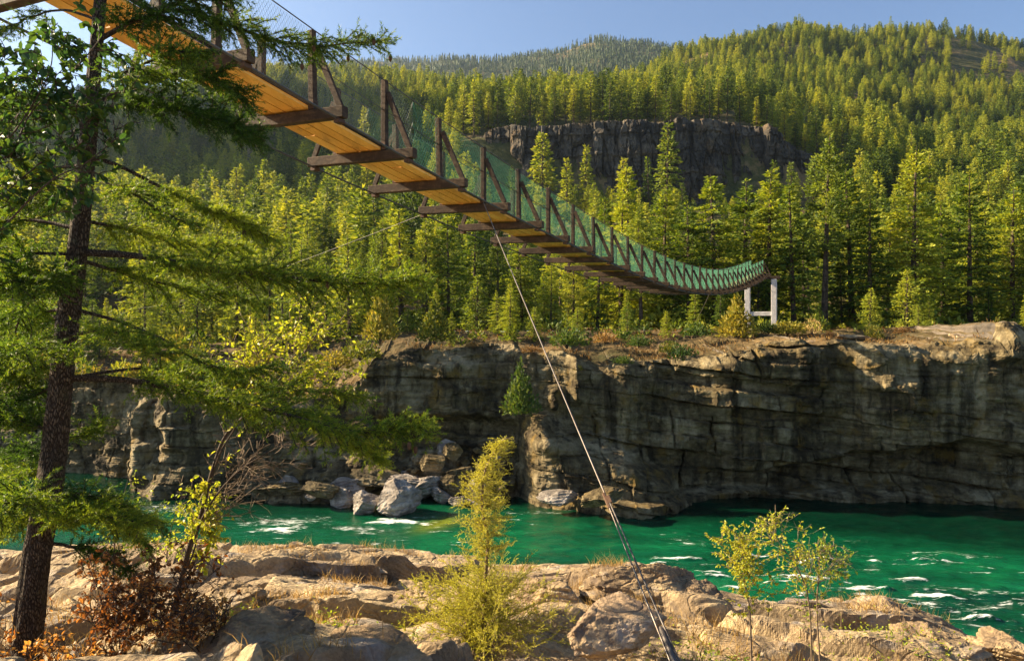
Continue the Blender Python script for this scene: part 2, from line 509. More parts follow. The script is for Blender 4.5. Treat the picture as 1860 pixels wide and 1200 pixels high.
    # joints: every bed breaks into blocks of its own width
    def blocks(bed, seed, wmin, wmax, amp, groove):
        hb = _lay[(bed * 13 + seed) % 200]
        u = X / (wmin + (wmax - wmin) * hb) + 9 * _lay[(bed * 29 + seed) % 200] + 0.22 * w
        k = np.floor(u).astype(int)
        r = _lay[(bed * 17 + k * 31 + seed) % 200]
        f_ = u - k
        rn = _lay[(bed * 17 + (k + 1) * 31 + seed) % 200]
        o = r + (rn - r) * smooth(0.94, 1.0, f_)
        return amp * (o - 0.5) + groove * np.exp(-((f_ - 0.97) / 0.025) ** 2) * (_lay[(k * 7 + bed) % 200] > 0.45)
    Y = Y + vis * blocks(np.floor(zz / 2.6 + 0.2).astype(int) + 20, 3, 2.5, 7.0, 1.0, 0.5)
    Y = Y + blocks(i, 5, 0.7, 3.0, 0.42, 0.16)
    Y = Y + 0.5 * blocks(i2, 11, 0.4, 1.4, 0.3, 0.06)
    Y = Y + 1.1 * fbm(X / 6, z / 5, 2.2, 3) + 0.36 * fbm(X / 1.1, z / 0.8, 7.7, 4, 0.6)
    return Y

def build_cliff():
    X = np.concatenate([np.linspace(-95, -42, 90)[:-1], np.linspace(-42, 40, 900), np.linspace(40, 90, 80)[1:]])
    nf, ns = 190, 34
    px = 930 + F * X / 52
    zt = np.interp(px, _ct[:, 0], _ct[:, 1]) + 0.35 * fbm(X / 1.6, X * 0, 4.0, 4) + 0.25 * (cells(X / 1.3, X * 0, 5)[1] - 0.5)
    t = np.linspace(0, 1, nf)
    Z = -1.4 + (zt[:, None] + 1.4) * t[None]
    XX = np.repeat(X[:, None], nf, 1)
    Y = cliff_face(XX, Z)
    Y = Y + 0.9 * smooth(0.93, 1.0, t)[None] ** 2 * (0.6 + 0.4 * fbm(XX, Z, 0, 2))
    XX = XX + 0.25 * fbm(XX / 1.2, Z / 1.2, 11.0, 3)
    face = np.stack([XX, Y, Z], -1)
    # the shelf behind the edge
    ye, ze, xe = Y[:, -1], zt, XX[:, -1]
    u = np.linspace(0, 1, ns + 1)[1:] ** 1.3
    YS = ye[:, None] + (67.5 - ye)[:, None] * u[None]
    XS = np.repeat(xe[:, None], ns, 1)
    g = ground(XS, YS) - 0.25 * smooth(0.6, 1.0, u)[None]
    k = smooth(0.0, 0.85, u)[None]
    ZS = ze[:, None] * (1 - k) + g * k + (0.22 * fbm(XS / 1.0, YS / 1.0, 6, 4) + 0.12) * (1 - smooth(0.7, 1, u))[None]
    shelf = np.stack([XS, YS, ZS], -1)
    global SHELF
    SHELF = (np.maximum.accumulate(xe), YS, ZS)
    V = np.concatenate([face, shelf], 1)
    nu, nv = V.shape[:2]
    me = MB().add(V, grid_faces(nu, nv)).build('gorge_cliff', M_CLIFF)
    me.data.materials.append(M_SOIL)
    idx = np.zeros((nu - 1, nv - 1), np.int32)
    idx[:, nf + 2:] = 1
    me.data.polygons.foreach_set('material_index', idx.ravel())
    return structure(me)
build_cliff()

def far_z(x, y):
    """ground height on the far bank, the shelf behind the cliff edge included"""
    x, y = np.asarray(x, float), np.asarray(y, float)
    xe, YS, ZS = SHELF
    i = np.clip(np.searchsorted(xe, x), 0, len(xe) - 1)
    v = np.clip((y - YS[i, 0]) / (YS[i, -1] - YS[i, 0]), 0, 1) ** (1 / 1.3) * (YS.shape[1] - 1)
    j = np.clip(v.astype(int), 0, YS.shape[1] - 2)
    f = v - j
    return np.where(y < 67.3, ZS[i, j] * (1 - f) + ZS[i, j + 1] * f, ground(x, y))

# ------------------------------------------------------------------ dark basalt cliff up the slope
def build_upper_cliff():
    px = np.linspace(850, 1560, 420)
    d0 = np.interp(px, [850, 900, 960, 1330, 1480, 1560], [306, 297, 290, 289, 294, 304])
    X = (px - 930) / F * d0
    yt = np.interp(px, [850, 900, 1000, 1100, 1200, 1330, 1400, 1480, 1560], [262, 232, 229, 222, 224, 216, 230, 276, 345])
    nz = 90
    zt = H - (yt - 600) / F * (d0 + 8) + 1.2 * fbm(X / 6, X * 0, 1.0, 3)
    zb = H - (392 - 600) / F * d0
    t = np.linspace(0, 1, nz)
    Z = zb[:, None] + (zt[:, None] - zb[:, None]) * t[None]
    XX = np.repeat(X[:, None], nz, 1)
    w = fbm(XX / 14, Z / 14, 3, 3)
    Y = d0[:, None] + 7.0 * t[None] ** 1.5
    b, rv = cells(XX / 3.6 + 0.3 * w, Z / 26, 3)
    Y = Y + 4.5 * (rv - 0.5) + 1.6 * (1 - smooth(0, 0.1, b))
    b, rv = cells(XX / 1.5, Z / 7, 4)
    Y = Y + 1.3 * (rv - 0.5) + 0.6 * (1 - smooth(0, 0.1, b))
    Y = Y + 5 * fbm(XX / 22, Z / 30, 9, 2) + 1.0 * fbm(XX / 3, Z / 3, 2, 3)
    L = (Z + 2 * w) / 9.0
    Y = Y + 0.8 * (np.floor(L) - L + 0.5) * -1
    face = np.stack([XX, Y, Z], -1)
    ns = 14
    u = np.linspace(0, 1, ns + 1)[1:]
    YS = Y[:, -1:] + (345 - Y[:, -1:]) * u[None]
    XS = XX[:, -1:] * (YS / Y[:, -1:])
    G = ground(XS, YS)
    k = smooth(0, 0.5, u)[None]
    ZS = np.maximum(zt[:, None] * (1 - k) + (G + 0.2) * k, G - 1.0 * u[None]) + 0.6 * fbm(XS / 4, YS / 4, 2, 3)
    V = np.concatenate([face, np.stack([XS, YS, ZS], -1)], 1)
    o = MB().add(V, grid_faces(*V.shape[:2])).build('basalt_cliff', M_BASALT)
    o.data.materials.append(M_HILL)
    o.data.materials.append(M_SOIL)
    idx = np.zeros((V.shape[0] - 1, V.shape[1] - 1), np.int32)
    idx[:, nz + 3:] = 1
    idx[:, nz:nz + 2] = 2
    o.data.polygons.foreach_set('material_index', idx.ravel())
    return structure(o)
build_upper_cliff()

# ------------------------------------------------------------------ near bank: a rock ledge that drops to the river
_ne = np.array([(-500, 1000, 15.5), (0, 1000, 15), (430, 986, 15), (500, 980, 14.8), (560, 992, 14.4), (700, 1004, 14), (830, 1024, 13.2), (960, 1024, 13), (1150, 1022, 12.6), (1200, 1038, 12), (1300, 1072, 11), (1400, 1098, 10.6), (1500, 1108, 10.5), (1580, 1106, 10.4), (1660, 1122, 9.8), (1760, 1166, 9.0), (1860, 1192, 8.5), (2300, 1260, 7.2), (2900, 1300, 6.5)], float)
def near_z(X, Y, rough=True):
    X, Y = np.asarray(X, float), np.asarray(Y, float)
    px = np.clip(930 + F * X / np.maximum(Y, 3.0), -500, 2900)
    de = np.interp(px, _ne[:, 0], _ne[:, 2])
    ze = -(np.interp(px, _ne[:, 0], _ne[:, 1]) - 600) / F * de
    t = np.clip((Y - 1.5) / (de - 1.5), -0.6, 1)
    z = -1.65 + (ze + 1.65) * t
    if rough:
        k = 1 - 0.55 * smooth(0.75, 1.0, t)
        w = fbm(X / 1.8, Y / 1.8, 2.0, 3)
        z = z + k * 0.20 * fbm(X / 1.7, Y / 1.3, 5.0, 4)
        S = (Y * 0.9 + X * 0.35 + 1.3 * w) / 0.62
        sf = S - np.floor(S)
        z = z + k * 0.20 * (smooth(0.0, 0.7, sf) * (1 - smooth(0.72, 1.0, sf)) - 0.5) * smooth(-0.5, 0.2, fbm(X / 2.5, Y / 2.5, 9, 2))
        b, rv = cells(X / 2.3 + 0.3 * w, Y / 1.5 + 0.2 * w, 6)
        z = z + k * 0.50 * (rv - 0.5) * smooth(0, 0.09, b) - 0.20 * (1 - smooth(0, 0.10, b))
        b, rv = cells(X / 0.45 + 0.3 * w, Y / 0.35, 7)
        z = z + k * 0.05 * (rv - 0.5) * smooth(0, 0.22, b) - 0.014 * (1 - smooth(0, 0.2, b))
        T = (Y * 0.55 + X * 0.25 + 1.1 * fbm(X / 1.3, Y / 1.0, 21.0, 3)) / 0.085
        tf = T - np.floor(T)
        z = z + 0.006 * (smooth(0.0, 0.55, tf) * (1 - smooth(0.55, 1.0, tf)) - 0.5) * smooth(-0.2, 0.3, fbm(X / 0.9, Y / 0.9, 31.0, 2))
        z = z + 0.018 * fbm(X / 0.18, Y / 0.14, 1.0, 4, 0.65)
    over = np.maximum(Y - de, 0)
    z = z - 0.5 * np.minimum(over, 0.6) - 3.2 * np.maximum(over - 0.6, 0)
    return H + np.maximum(z, -13.0)

def build_near():
    xs = np.concatenate([np.linspace(-17, -9, 90)[:-1], np.linspace(-9, 9, 860), np.linspace(9, 17, 90)[1:]])
    ys = np.concatenate([np.linspace(-6, 3, 30)[:-1], np.linspace(3, 16, 640), np.linspace(16, 22, 40)[1:]])
    Xg, Yg = np.meshgrid(xs, ys, indexing='ij')
    V = np.stack([Xg, Yg, near_z(Xg, Yg)], -1)
    return structure(MB().add(V, grid_faces(len(xs), len(ys))).build('near_bank', M_NEAR, shade=False))
build_near()

# ------------------------------------------------------------------ the river
def water_mat():
    m = NT("river_water")
    v = m.coord('Object')
    foam = m.n('Attribute', None, attribute_name='foam').outputs['Fac']
    shal = m.n('Attribute', None, attribute_name='shallow').outputs['Fac']
    vs = m.coord('Object', (0.55, 1.1, 1.0), (0, 0, 0.1))
    n1 = m.noise(vs, 1.1, 6, 0.6, 0.5)
    n2 = m.noise(vs, 4.5, 6, 0.65, 0.3)
    big = m.noise(vs, 0.22, 4, 0.6, 0.8)
    col = m.ramp(big, [(0.35, (0.001, 0.040, 0.017)), (0.55, (0.002, 0.074, 0.030)), (0.7, (0.004, 0.115, 0.042))])
    shadowed = m.n('Attribute', None, attribute_name='shadowed').outputs['Fac']
    col = m.mix(shadowed, col, (0.001, 0.014, 0.008))  # the far cliff's cast shadow, painted into the water colour
    col = m.mix(shal, col, (0.20, 0.22, 0.015))
    vf = m.coord('Object', (0.5, 2.4, 1.0), (0, 0, 0.12))
    nf = m.noise(vf, 3.2, 8, 0.72, 0.7)
    thr = m.math('ADD', m.math('MULTIPLY', foam, 1.25), m.math('MULTIPLY', m.math('SUBTRACT', nf, 0.5), 2.9))
    mask = m.math('MULTIPLY', m.math('SUBTRACT', thr, 0.70), 2.4, True)
    foamc = m.n('BsdfPrincipled', {'Base Color': (0.78, 0.80, 0.78, 1), 'Roughness': 0.7, 'Specular IOR Level': 0.2})
    h = m.math('ADD', m.math('MULTIPLY', n1, 1.0), m.math('MULTIPLY', n2, 0.35))
    nrm = m.bump(h, 0.65, 0.2)
    w = m.n('BsdfPrincipled', {'Base Color': col, 'Roughness': 0.08, 'IOR': 1.33, 'Specular IOR Level': 0.4, 'Normal': nrm})
    mx = m.n('MixShader', {0: mask, 1: w.outputs[0], 2: foamc.outputs[0]})
    return m.done(mx)

# broken water: photograph position -> place on the river (x0, x1, y, half depth m, strength)
_crest = [(1192, 1272, 1018, 0.30, 1.0), (1270, 1330, 1046, 0.35, 0.95), (1320, 1410, 1032, 0.25, 0.6), (1370, 1440, 1016, 0.3, 0.55), (1395, 1510, 1052, 0.55, 0.95),
          (1420, 1500, 1024, 0.3, 0.8), (1500, 1622, 1074, 0.36, 1.05), (1640, 1745, 1086, 0.42, 1.05), (1625, 1680, 1052, 0.35, 0.85), (1720, 1812, 1127, 0.30, 1.0),
          (1572, 1590, 1017, 0.22, 0.95), (1680, 1860, 1068, 0.8, 0.55), (1780, 1900, 1095, 0.5, 0.62), (1310, 1345, 1068, 0.3, 0.8), (650, 782, 950, 0.9, 1.05), (590, 700, 962, 1.2, 0.62),
          (455, 545, 963, 1.0, 0.9), (400, 620, 948, 2.0, 0.60), (200, 420, 925, 2.5, 0.55), (900, 1070, 932, 0.6, 0.62), (1000, 1060, 926, 0.4, 0.7), (1330, 1390, 988, 0.4, 0.6),
          (1500, 1620, 985, 0.6, 0.5), (1150, 1400, 985, 1.6, 0.42), (1640, 1800, 1010, 1.2, 0.5), (0, 140, 900, 2.0, 0.75), (1560, 1900, 1105, 1.6, 0.5)]
def build_river():
    xs = np.linspace(-58, 50, 1000)
    ys = np.concatenate([np.linspace(9, 64, 560)])
    X, Y = np.meshgrid(xs, ys, indexing='ij')
    foam = 0.10 + 0.22 * fbm(X / 5, Y / 2, 2.0, 4) + 0.10 * smooth(0, 12, X) * (1 - smooth(30, 38, Y))
    Z = (0.07 + 0.10 * smooth(2, 14, X)) * fbm(X / 2.6, Y / 1.3, 1.0, 3) + 0.045 * fbm(X / 0.8, Y / 0.45, 4.0, 3)
    WARP = 1.5 * fbm(X / 1.3, Y / 1.1, 6.0, 3)
    WARP2 = fbm(X / 0.45, Y / 0.3, 9.0, 3)
    rc = np.random.default_rng(23)
    small = []
    for k in range(95):
        px = rc.uniform(1180, 1900); y = rc.uniform(1000, 1150) if px > 1350 else rc.uniform(960, 1060)
        w_ = rc.uniform(14, 60)
        small.append((px - w_, px + w_, y, rc.uniform(0.05, 0.16), rc.uniform(0.45, 0.78)))
    for k in range(30):
        px = rc.uniform(430, 1000); y = rc.uniform(935, 1010)
        w_ = rc.uniform(10, 45)
        small.append((px - w_, px + w_, y, rc.uniform(0.08, 0.22), rc.uniform(0.42, 0.68)))
    for x0, x1, y, hd, st in [(a - 14, b + 22, c, d * 0.55, min(e, 0.9)) for a, b, c, d, e in _crest] + small:
        d = H * F / (y - 600.0)
        a, b = (x0 - 930) / F * d, (x1 - 930) / F * d
        c, hw = (a + b) / 2, (b - a) / 2
        u = (X - c) / hw
        bend = d + 0.10 * (X - c) * (1 if st > 0.9 else -0.3) - 0.25 * hd * u * u + WARP * min(hd, 0.6)
        v = (Y - bend) / (hd * (1.0 + 0.6 * WARP2))
        fall = np.clip(1.15 - np.abs(u) + 0.35 * WARP2, 0, 1) ** 0.7 * np.where(v < 0, np.exp(-(v * 1.0) ** 2), np.exp(-(v * 0.6) ** 2))
        fall = np.where(np.abs(u) < 1.4, fall, 0)
        foam = np.maximum(foam, st * fall)
        if st > 0.7:
            Z = Z + (0.12 if hd < 0.5 else 0.08) * fall * (1 + 0.5 * fbm(X / 0.5, Y / 0.4, 3.0, 3))
    sx, sy = P(800, 950, H * F / 350.0)[:2]
    shallow = 0.75 * np.exp(-(((X - sx + 0.8 * (Y - sy) * -0.6) / 0.9) ** 2) - ((Y - sy) / 1.6) ** 2)
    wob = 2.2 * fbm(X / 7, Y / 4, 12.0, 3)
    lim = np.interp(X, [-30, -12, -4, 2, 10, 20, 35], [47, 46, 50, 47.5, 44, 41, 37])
    shadowed = 0.93 * smooth(lim - 3.5, lim + 2.5, Y + wob)  # mask of the painted shadow band along the far cliff
    foam = foam * (1 - 0.6 * shadowed * (X > 0))
    V = np.stack([X, Y, Z], -1)
    o = MB().add(V, grid_faces(len(xs), len(ys))).build('river', water_mat(), shade=True, attrs={'foam': foam, 'shallow': shallow, 'shadowed': shadowed})
    structure(o)
    wide = MB()
    wide.add([(-400, -200, -1.3), (400, -200, -1.3), (400, 70, -1.3), (-400, 70, -1.3)], [(0, 1, 2, 3)])
    structure(wide.build('riverbed', M_CLIFF))
build_river()

# ------------------------------------------------------------------ suspension footbridge
def wood_mat(name, ca, cb, cc, grain=1.0, rough=0.75):
    m = NT(name)
    g = m.n('NewGeometry').outputs['Random Per Island']
    v = m.coord('Object', (9 * grain, 9 * grain, 9 * grain))
    ve = m.coord('Object', (2.2, 2.2, 14.0))
    n1 = m.noise(v, 1.0, 6, 0.65, 0.8)
    n2 = m.noise(ve, 1.0, 5, 0.6, 1.2)
    n3 = m.noise(m.coord('Object'), 0.9, 3, 0.5)
    f = m.math('ADD', m.math('MULTIPLY', n1, 0.45), m.math('MULTIPLY', n2, 0.3))
    f = m.math('ADD', f, m.math('MULTIPLY', g, 0.25))
    col = m.ramp(f, [(0.3, ca), (0.5, cb), (0.72, cc)])
    col = m.mix(m.math('MULTIPLY', m.ramp(n3, [(0.42, 1.0), (0.56, 0.0)]), 0.35), col, ca)
    return m.done(m.bsdf(col, rough, m.bump(f, 0.5, 0.02), 0.25))

def deck_mat():
    m = NT("deck_pine_boards")
    g = m.n('NewGeometry').outputs['Random Per Island']
    th = math.atan(632 / F)
    v = m.coord('Object', (22, 0.8, 22), (0, 0, th))
    n1 = m.noise(v, 1.0, 6, 0.6, 1.0)
    spots = m.noise(m.coord('Object'), 5.0, 5, 0.7)
    f = m.math('ADD', m.math('MULTIPLY', n1, 0.6), m.math('MULTIPLY', g, 0.4))
    col = m.ramp(f, [(0.25, (0.62, 0.30, 0.055)), (0.5, (0.80, 0.42, 0.085)), (0.75, (0.90, 0.53, 0.14))])
    col = m.mix(m.math('MULTIPLY', m.ramp(spots, [(0.58, 0.0), (0.70, 1.0)]), 0.6), col, (0.30, 0.145, 0.04))
    stain = m.noise(m.coord('Object', (3.0, 0.7, 3.0), (0, 0, th)), 1.0, 5, 0.65)
    col = m.mix(m.math('MULTIPLY', m.ramp(stain, [(0.50, 0.0), (0.68, 1.0)]), 0.45), col, (0.33, 0.17, 0.055))
    return m.done(m.bsdf(col, 0.6, m.bump(n1, 0.25, 0.01), 0.3))

def metal_mat(name, col, rough=0.5, metal=0.7):
    m = NT(name)
    n = m.noise(m.coord('Object'), 6.0, 5, 0.6)
    c = m.mix(m.ramp(n, [(0.45, 0.0), (0.7, 0.6)]), col, (col[0] * 0.6, col[1] * 0.45, col[2] * 0.35))
    return m.done(m.bsdf(c, rough, m.bump(n, 0.2, 0.01), 0.4, metal))

M_TIMBER = wood_mat("weathered_timber", (0.016, 0.010, 0.006), (0.052, 0.031, 0.018), (0.17, 0.108, 0.062))
M_DECK = deck_mat()
M_STEEL = metal_mat("galvanised_cable", (0.17, 0.15, 0.135), 0.45, 0.75)
M_DARKSTEEL = metal_mat("dark_cable", (0.11, 0.10, 0.095), 0.55, 0.5)
M_RUST = metal_mat("rusty_steel", (0.10, 0.055, 0.032), 0.7, 0.3)
def plain(name, col, rough=0.7, spec=0.3, metal=0.0):
    m = NT(name)
    n = m.noise(m.coord('Object'), 3.0, 5, 0.65)
    c = m.mix(m.ramp(n, [(0.4, 0.45), (0.65, 0.0)]), col, tuple(c * 0.45 for c in col))
    return m.done(m.bsdf(c, rough, m.bump(n, 0.3, 0.02), spec, metal))
M_CONC = plain("pale_concrete", (0.62, 0.58, 0.55), 0.85)
M_NETGREEN = plain("green_net_cord", (0.018, 0.19, 0.10), 0.6)
M_NETGREY = plain("grey_green_wire", (0.16, 0.19, 0.15), 0.5, 0.4, 0.3)

BTH = math.atan(632 / F)
BE = np.array((math.sin(BTH), math.cos(BTH), 0.0))      # along the bridge, away from the viewer
BP = np.array((math.cos(BTH), -math.sin(BTH), 0.0))     # across, towards the near side
BS = 1.9
BZ0 = BS * math.cos(BTH) / 0.2229
BX0 = -720.5 / F * BZ0
BL = 2.27
_bi = np.array([-6, -4, -2, 0, 1, 2, 3, 4, 5, 6, 7, 8, 10, 12, 14, 16, 18, 20, 22, 25, 28, 30, 32, 34], float)
_bz = np.array([5.7, 4.95, 4.27, 3.74, 3.50, 3.285, 3.075, 2.90, 2.735, 2.58, 2.455, 2.345, 2.12, 1.94, 1.86, 1.86, 1.97, 2.14, 2.40, 2.90, 3.55, 4.04, 4.57, 5.1])
def bz(i):
    i = np.asarray(i, float)
    return np.mean([np.interp(i + o, _bi, _bz) for o in (-0.5, -0.25, 0, 0.25, 0.5)], 0)
def bpt(i, t, dz=0.0):
    """point of the bridge: frame number i (may be fractional), t across from the near end of the beam, dz above the beam axis"""
    i = np.asarray(i, float)
    base = np.array((BX0, BZ0, H))[None] + (i[..., None] * BS) * BE - (np.asarray(t, float)[..., None] * BL) * BP if i.ndim else np.array((BX0, BZ0, H)) + i * BS * BE - t * BL * BP
    z = bz(i) + dz + 0.05 * np.asarray(t)
    base = np.array(base, float)
    base[..., 2] += z
    return base

def build_bridge():
    rng = np.random.default_rng(5)
    I0, I1 = -4, 33
    org = tuple(bpt(15.0, 0.5))
    root = thing('suspension_bridge', 'long sagging wooden footbridge with orange plank deck and mesh sides across the gorge', 'footbridge', org)
    def part(mb, name, mat, parent=root, shade=False):
        return mb.build(name, mat, parent, org, shade)
    # deck boards
    mb = MB()
    TL, TR = 0.285, 0.715
    wgap = 0.012 / BL
    edges = np.linspace(TL, TR, 5)
    for k in range(4):
        i = I0 + 0.0 - 0.5 * k
        while i < I1:
            a, b = max(i, I0), min(i + 2.0, I1)
            if b - a > 0.1:
                n = 5
                ii = np.linspace(a + 0.006, b - 0.006, n)
                t0, t1 = edges[k] + wgap, edges[k + 1] - wgap
                dz0 = 0.105 + rng.uniform(-0.004, 0.004)
                rows = []
                for t, z in ((t0, dz0), (t1, dz0), (t1, dz0 + 0.045), (t0, dz0 + 0.045)):
                    rows.append(bpt(ii, np.full(n, t), z))
                V = np.stack(rows, 1)
                q = np.arange(n * 4).reshape(n, 4)
                qn = np.roll(q, -1, 1)
                Fq = np.stack([q[:-1], qn[:-1], qn[1:], q[1:]], -1).reshape(-1, 4)
                mb.add(V.reshape(-1, 3), Fq, q[0][::-1][None], q[-1][None])
            i += 2.0
    part(mb, 'deck', M_DECK)
    # frames: crossbeam, two posts, two braces each
    for i in range(I0, I1 + 1):
        j = lambda s: rng.uniform(-s, s)
        a, b = bpt(float(i), -0.012 + j(0.012)), bpt(float(i), 1.012 + j(0.012))
        a[2] += j(0.012); b[2] += j(0.012)
        mb = MB(); mb.add(*bar(a, b, 0.14, 0.175, ch=0.012))
        beam = part(mb, 'crossbeam', M_TIMBER)
        for t, te, s in ((0.268, 0.035, 1), (0.732, 0.965, -1)):
            foot = bpt(float(i), t, 0.10); top = bpt(float(i), t, 1.34 + j(0.05))
            top = top + BE * j(0.03) + BP * j(0.03)
            mb = MB(); mb.add(*bar(foot, top, 0.105, 0.105, up=BE, ch=0.01))
            part(mb, 'post', M_TIMBER)
            p0 = bpt(float(i), te, 0.09); p1 = bpt(float(i), t - s * 0.028, 1.10 + j(0.04))
            mb = MB(); mb.add(*bar(p0, p1, 0.055, 0.10, up=BP, ch=0.008))
            part(mb, 'brace', M_TIMBER)
            if i < 9:
                c = bpt(float(i), t, 0.17)
                mb = MB(); mb.add(*bar(c - BE * 0.059, c + BE * 0.059, 0.10, 0.14, ch=0.004)); part(mb, 'bracket', M_RUST, beam)
            if i < 16:
                c = bpt(float(i), te + s * 0.01, -0.125)
                mb = MB(); mb.add(*bar(c - BE * 0.075, c + BE * 0.075, 0.11, 0.07, ch=0.01))
                part(mb, 'cable_clamp', M_RUST, beam)
    # edge boards under the mesh
    for t in (TL - 0.006, TR + 0.006):
        mb = MB()
        for i in range(I0, I1):
            mb.add(*bar(bpt(i + 0.01, t, 0.165), bpt(i + 0.99, t, 0.165), 0.03, 0.045, ch=0.005))
        part(mb, 'edge_board', M_TIMBER)
    for t in edges[1:4]:  # dark strips added above the board gaps to keep skylight out of the seams
        mb = MB()
        for i in range(I0, I1):
            mb.add(*bar(bpt(i + 0.01, t, 0.166), bpt(i + 0.99, t, 0.166), 0.06, 0.028, ch=0.004))
        part(mb, 'seam_dark_strip', M_TIMBER)
    ii = np.linspace(I0, I1 + 0.3, 150)
    for t in (0.045, 0.955):
        mb = MB(); mb.add(*tube(bpt(ii, np.full(150, t), -0.10), 0.017, 6))
        part(mb, 'main_cable', M_DARKSTEEL, shade=True)
    for t in (0.262, 0.738):
        for dz, r in ((1.33, 0.010), (0.80, 0.006)):
            mb = MB(); mb.add(*tube(bpt(ii, np.full(150, t), dz), r, 5))
            part(mb, 'hand_cable', M_DARKSTEEL, shade=True)
    # woven mesh on both sides
    for t in (0.278, 0.722):
        for a, b, mat, sp, r in ((I0, 3.5, M_NETGREY, 0.062, 0.0019), (3.5, I1, M_NETGREEN, 0.075, 0.0022)):
            n = int((b - a) * BS / sp)
            hgt = 1.16
            run = hgt / BS * 0.62
            s0 = np.linspace(a, b, n)
            segs0, segs1 = [], []
            for sg in (1, -1):
                for q in range(3):
                    u0, u1 = q / 3, (q + 1) / 3
                    A = bpt(np.clip(s0 + sg * run * (u0 - 0.5), a, b), np.full(n, t), 0.16 + hgt * u0)
                    B = bpt(np.clip(s0 + sg * run * (u1 - 0.5), a, b), np.full(n, t), 0.16 + hgt * u1)
                    segs0.append(A); segs1.append(B)
            A, B = np.concatenate(segs0), np.concatenate(segs1)
            mb = MB(); mb.add(*sticks(A, B, r, r))
            part(mb, 'mesh_netting', mat)
build_bridge()

def build_tower():
    i = 32.75
    pr, pl = bpt(i, -0.14, 0) , bpt(i, 0.83, 0)
    top = H + 4.42
    org = (pr[0], pr[1], 10.4)
    root = thing('bridge_tower', 'pale concrete H-shaped tower carrying the far end of the footbridge', 'bridge tower', org)
    for p in (pr, pl):
        mb = MB(); mb.add(*bar((p[0], p[1], 9.6), (p[0], p[1], top), 0.44, 0.44, up=BE, ch=0.02)); mb.build('pillar', M_CONC, root, org)
    for p in (pr, pl):
        mb = MB(); mb.add(*bar((p[0], p[1], 9.4), (p[0], p[1], H + 0.12), 0.75, 0.75, up=BE, ch=0.05)); mb.build('footing', M_CONC, root, org)
    d = norm(pl - pr) * np.array((1, 1, 0))
    mb = MB(); mb.add(*bar((pr[0], pr[1], H + 1.45) + d * 0.22, (pl[0], pl[1], H + 1.45) - d * 0.22, 0.34, 0.36, ch=0.02)); mb.build('crossbar', M_CONC, root, org)
    mb = MB(); mb.add(*bar((pr[0], pr[1], top + 0.13) - d * 0.5, (pl[0], pl[1], top + 0.13) + d * 0.5, 0.36, 0.26, ch=0.02)); mb.build('cap_beam', M_TIMBER, root, org)
build_tower()

def backstays():
    for t, lab in ((0.045, 'backstay cable running from the near leg of the tower down into the trees'), (0.955, 'backstay cable running from the far leg of the tower down into the trees')):
        a = bpt(33.2, t, -0.10); b = a + BE * 9.0; b[2] = 12.0
        r = thing('backstay_cable', lab, 'cable', b)
        MB().add(*tube(np.array([a, (a + b) / 2 - np.array((0, 0, 0.1)), b]), 0.02, 6)).build('cable', M_DARKSTEEL, r, tuple(b), True)
backstays()

def sag_line(a, b, sag, n=24):
    t = np.linspace(0, 1, n)[:, None]
    p = np.asarray(a) * (1 - t) + np.asarray(b) * t
    p[:, 2] -= sag * 4 * (t * (1 - t))[:, 0]
    return p
def build_guys():
    top = bpt(5.0, 0.27, 0.14)
    bot = P(1228, 1206, 5.2)
    org = tuple(bot)
    root = thing('guy_cable', 'long steel stay cable from the bridge down to the rock beside the flat boulder', 'guy cable', org)
    mid = None
    tt = np.linspace(0, 1, 400)[:, None]
    line = top * (1 - tt) + bot * tt
    yy = 600 - (line[:, 2] - H) / line[:, 1] * F
    k = int(np.argmin(np.abs(yy - 905)))
    mid = line[k]
    MB().add(*tube(sag_line(top, mid, 0.03), 0.0095, 6)).build('cable', M_STEEL, root, org, True)
    dirn = norm(bot - mid)
    side = norm(np.cross(dirn, (0, 1, 0.0)))
    e1, e2 = bot - side * 0.030, bot + side * 0.030
    for e, s in ((e1, -1), (e2, 1)):
        MB().add(*tube(sag_line(mid + side * s * 0.010, e, 0.0), 0.0085, 6)).build('strand', M_STEEL if s < 0 else M_DARKSTEEL, root, org, True)
    mb = MB(); mb.add(*bar(mid - dirn * 0.10 - side * 0.012, mid + dirn * 0.12 - side * 0.012, 0.022, 0.03, up=side, ch=0.006))
    mb.add(*bar(mid - dirn * 0.05 + side * 0.015, mid + dirn * 0.06 + side * 0.015, 0.02, 0.04, up=side, ch=0.005))
    mb.build('clamp', M_RUST, root, org)
    mb = MB(); mb.add(*tube(np.array([bot - dirn * 0.34, bot - dirn * 0.30, bot - dirn * 0.05, bot + dirn * 0.35]), [0.012, 0.022, 0.022, 0.018], 8))
    mb.build('anchor_rod', M_DARKSTEEL, root, org, True)
    a, b = bpt(21.0, 0.5, -0.12), P(1262, 588, 62.5)
    r = thing('guy_cable', 'thin stay cable slanting from the low bridge to the far bank near the tower', 'guy cable', b)
    MB().add(*tube(sag_line(a, b, 0.05), 0.018, 5)).build('cable', M_STEEL, r, tuple(b), True)
    a, b = bpt(5.0, 1.0, -0.10), P(250, 560, 64)
    r = thing('guy_cable', 'thin dark stay cable from the upper bridge over the trees towards the fir trunk', 'guy cable', b)
    MB().add(*tube(sag_line(a, b, 0.4), 0.006, 5)).build('cable', M_DARKSTEEL, r, tuple(b), True)
build_guys()

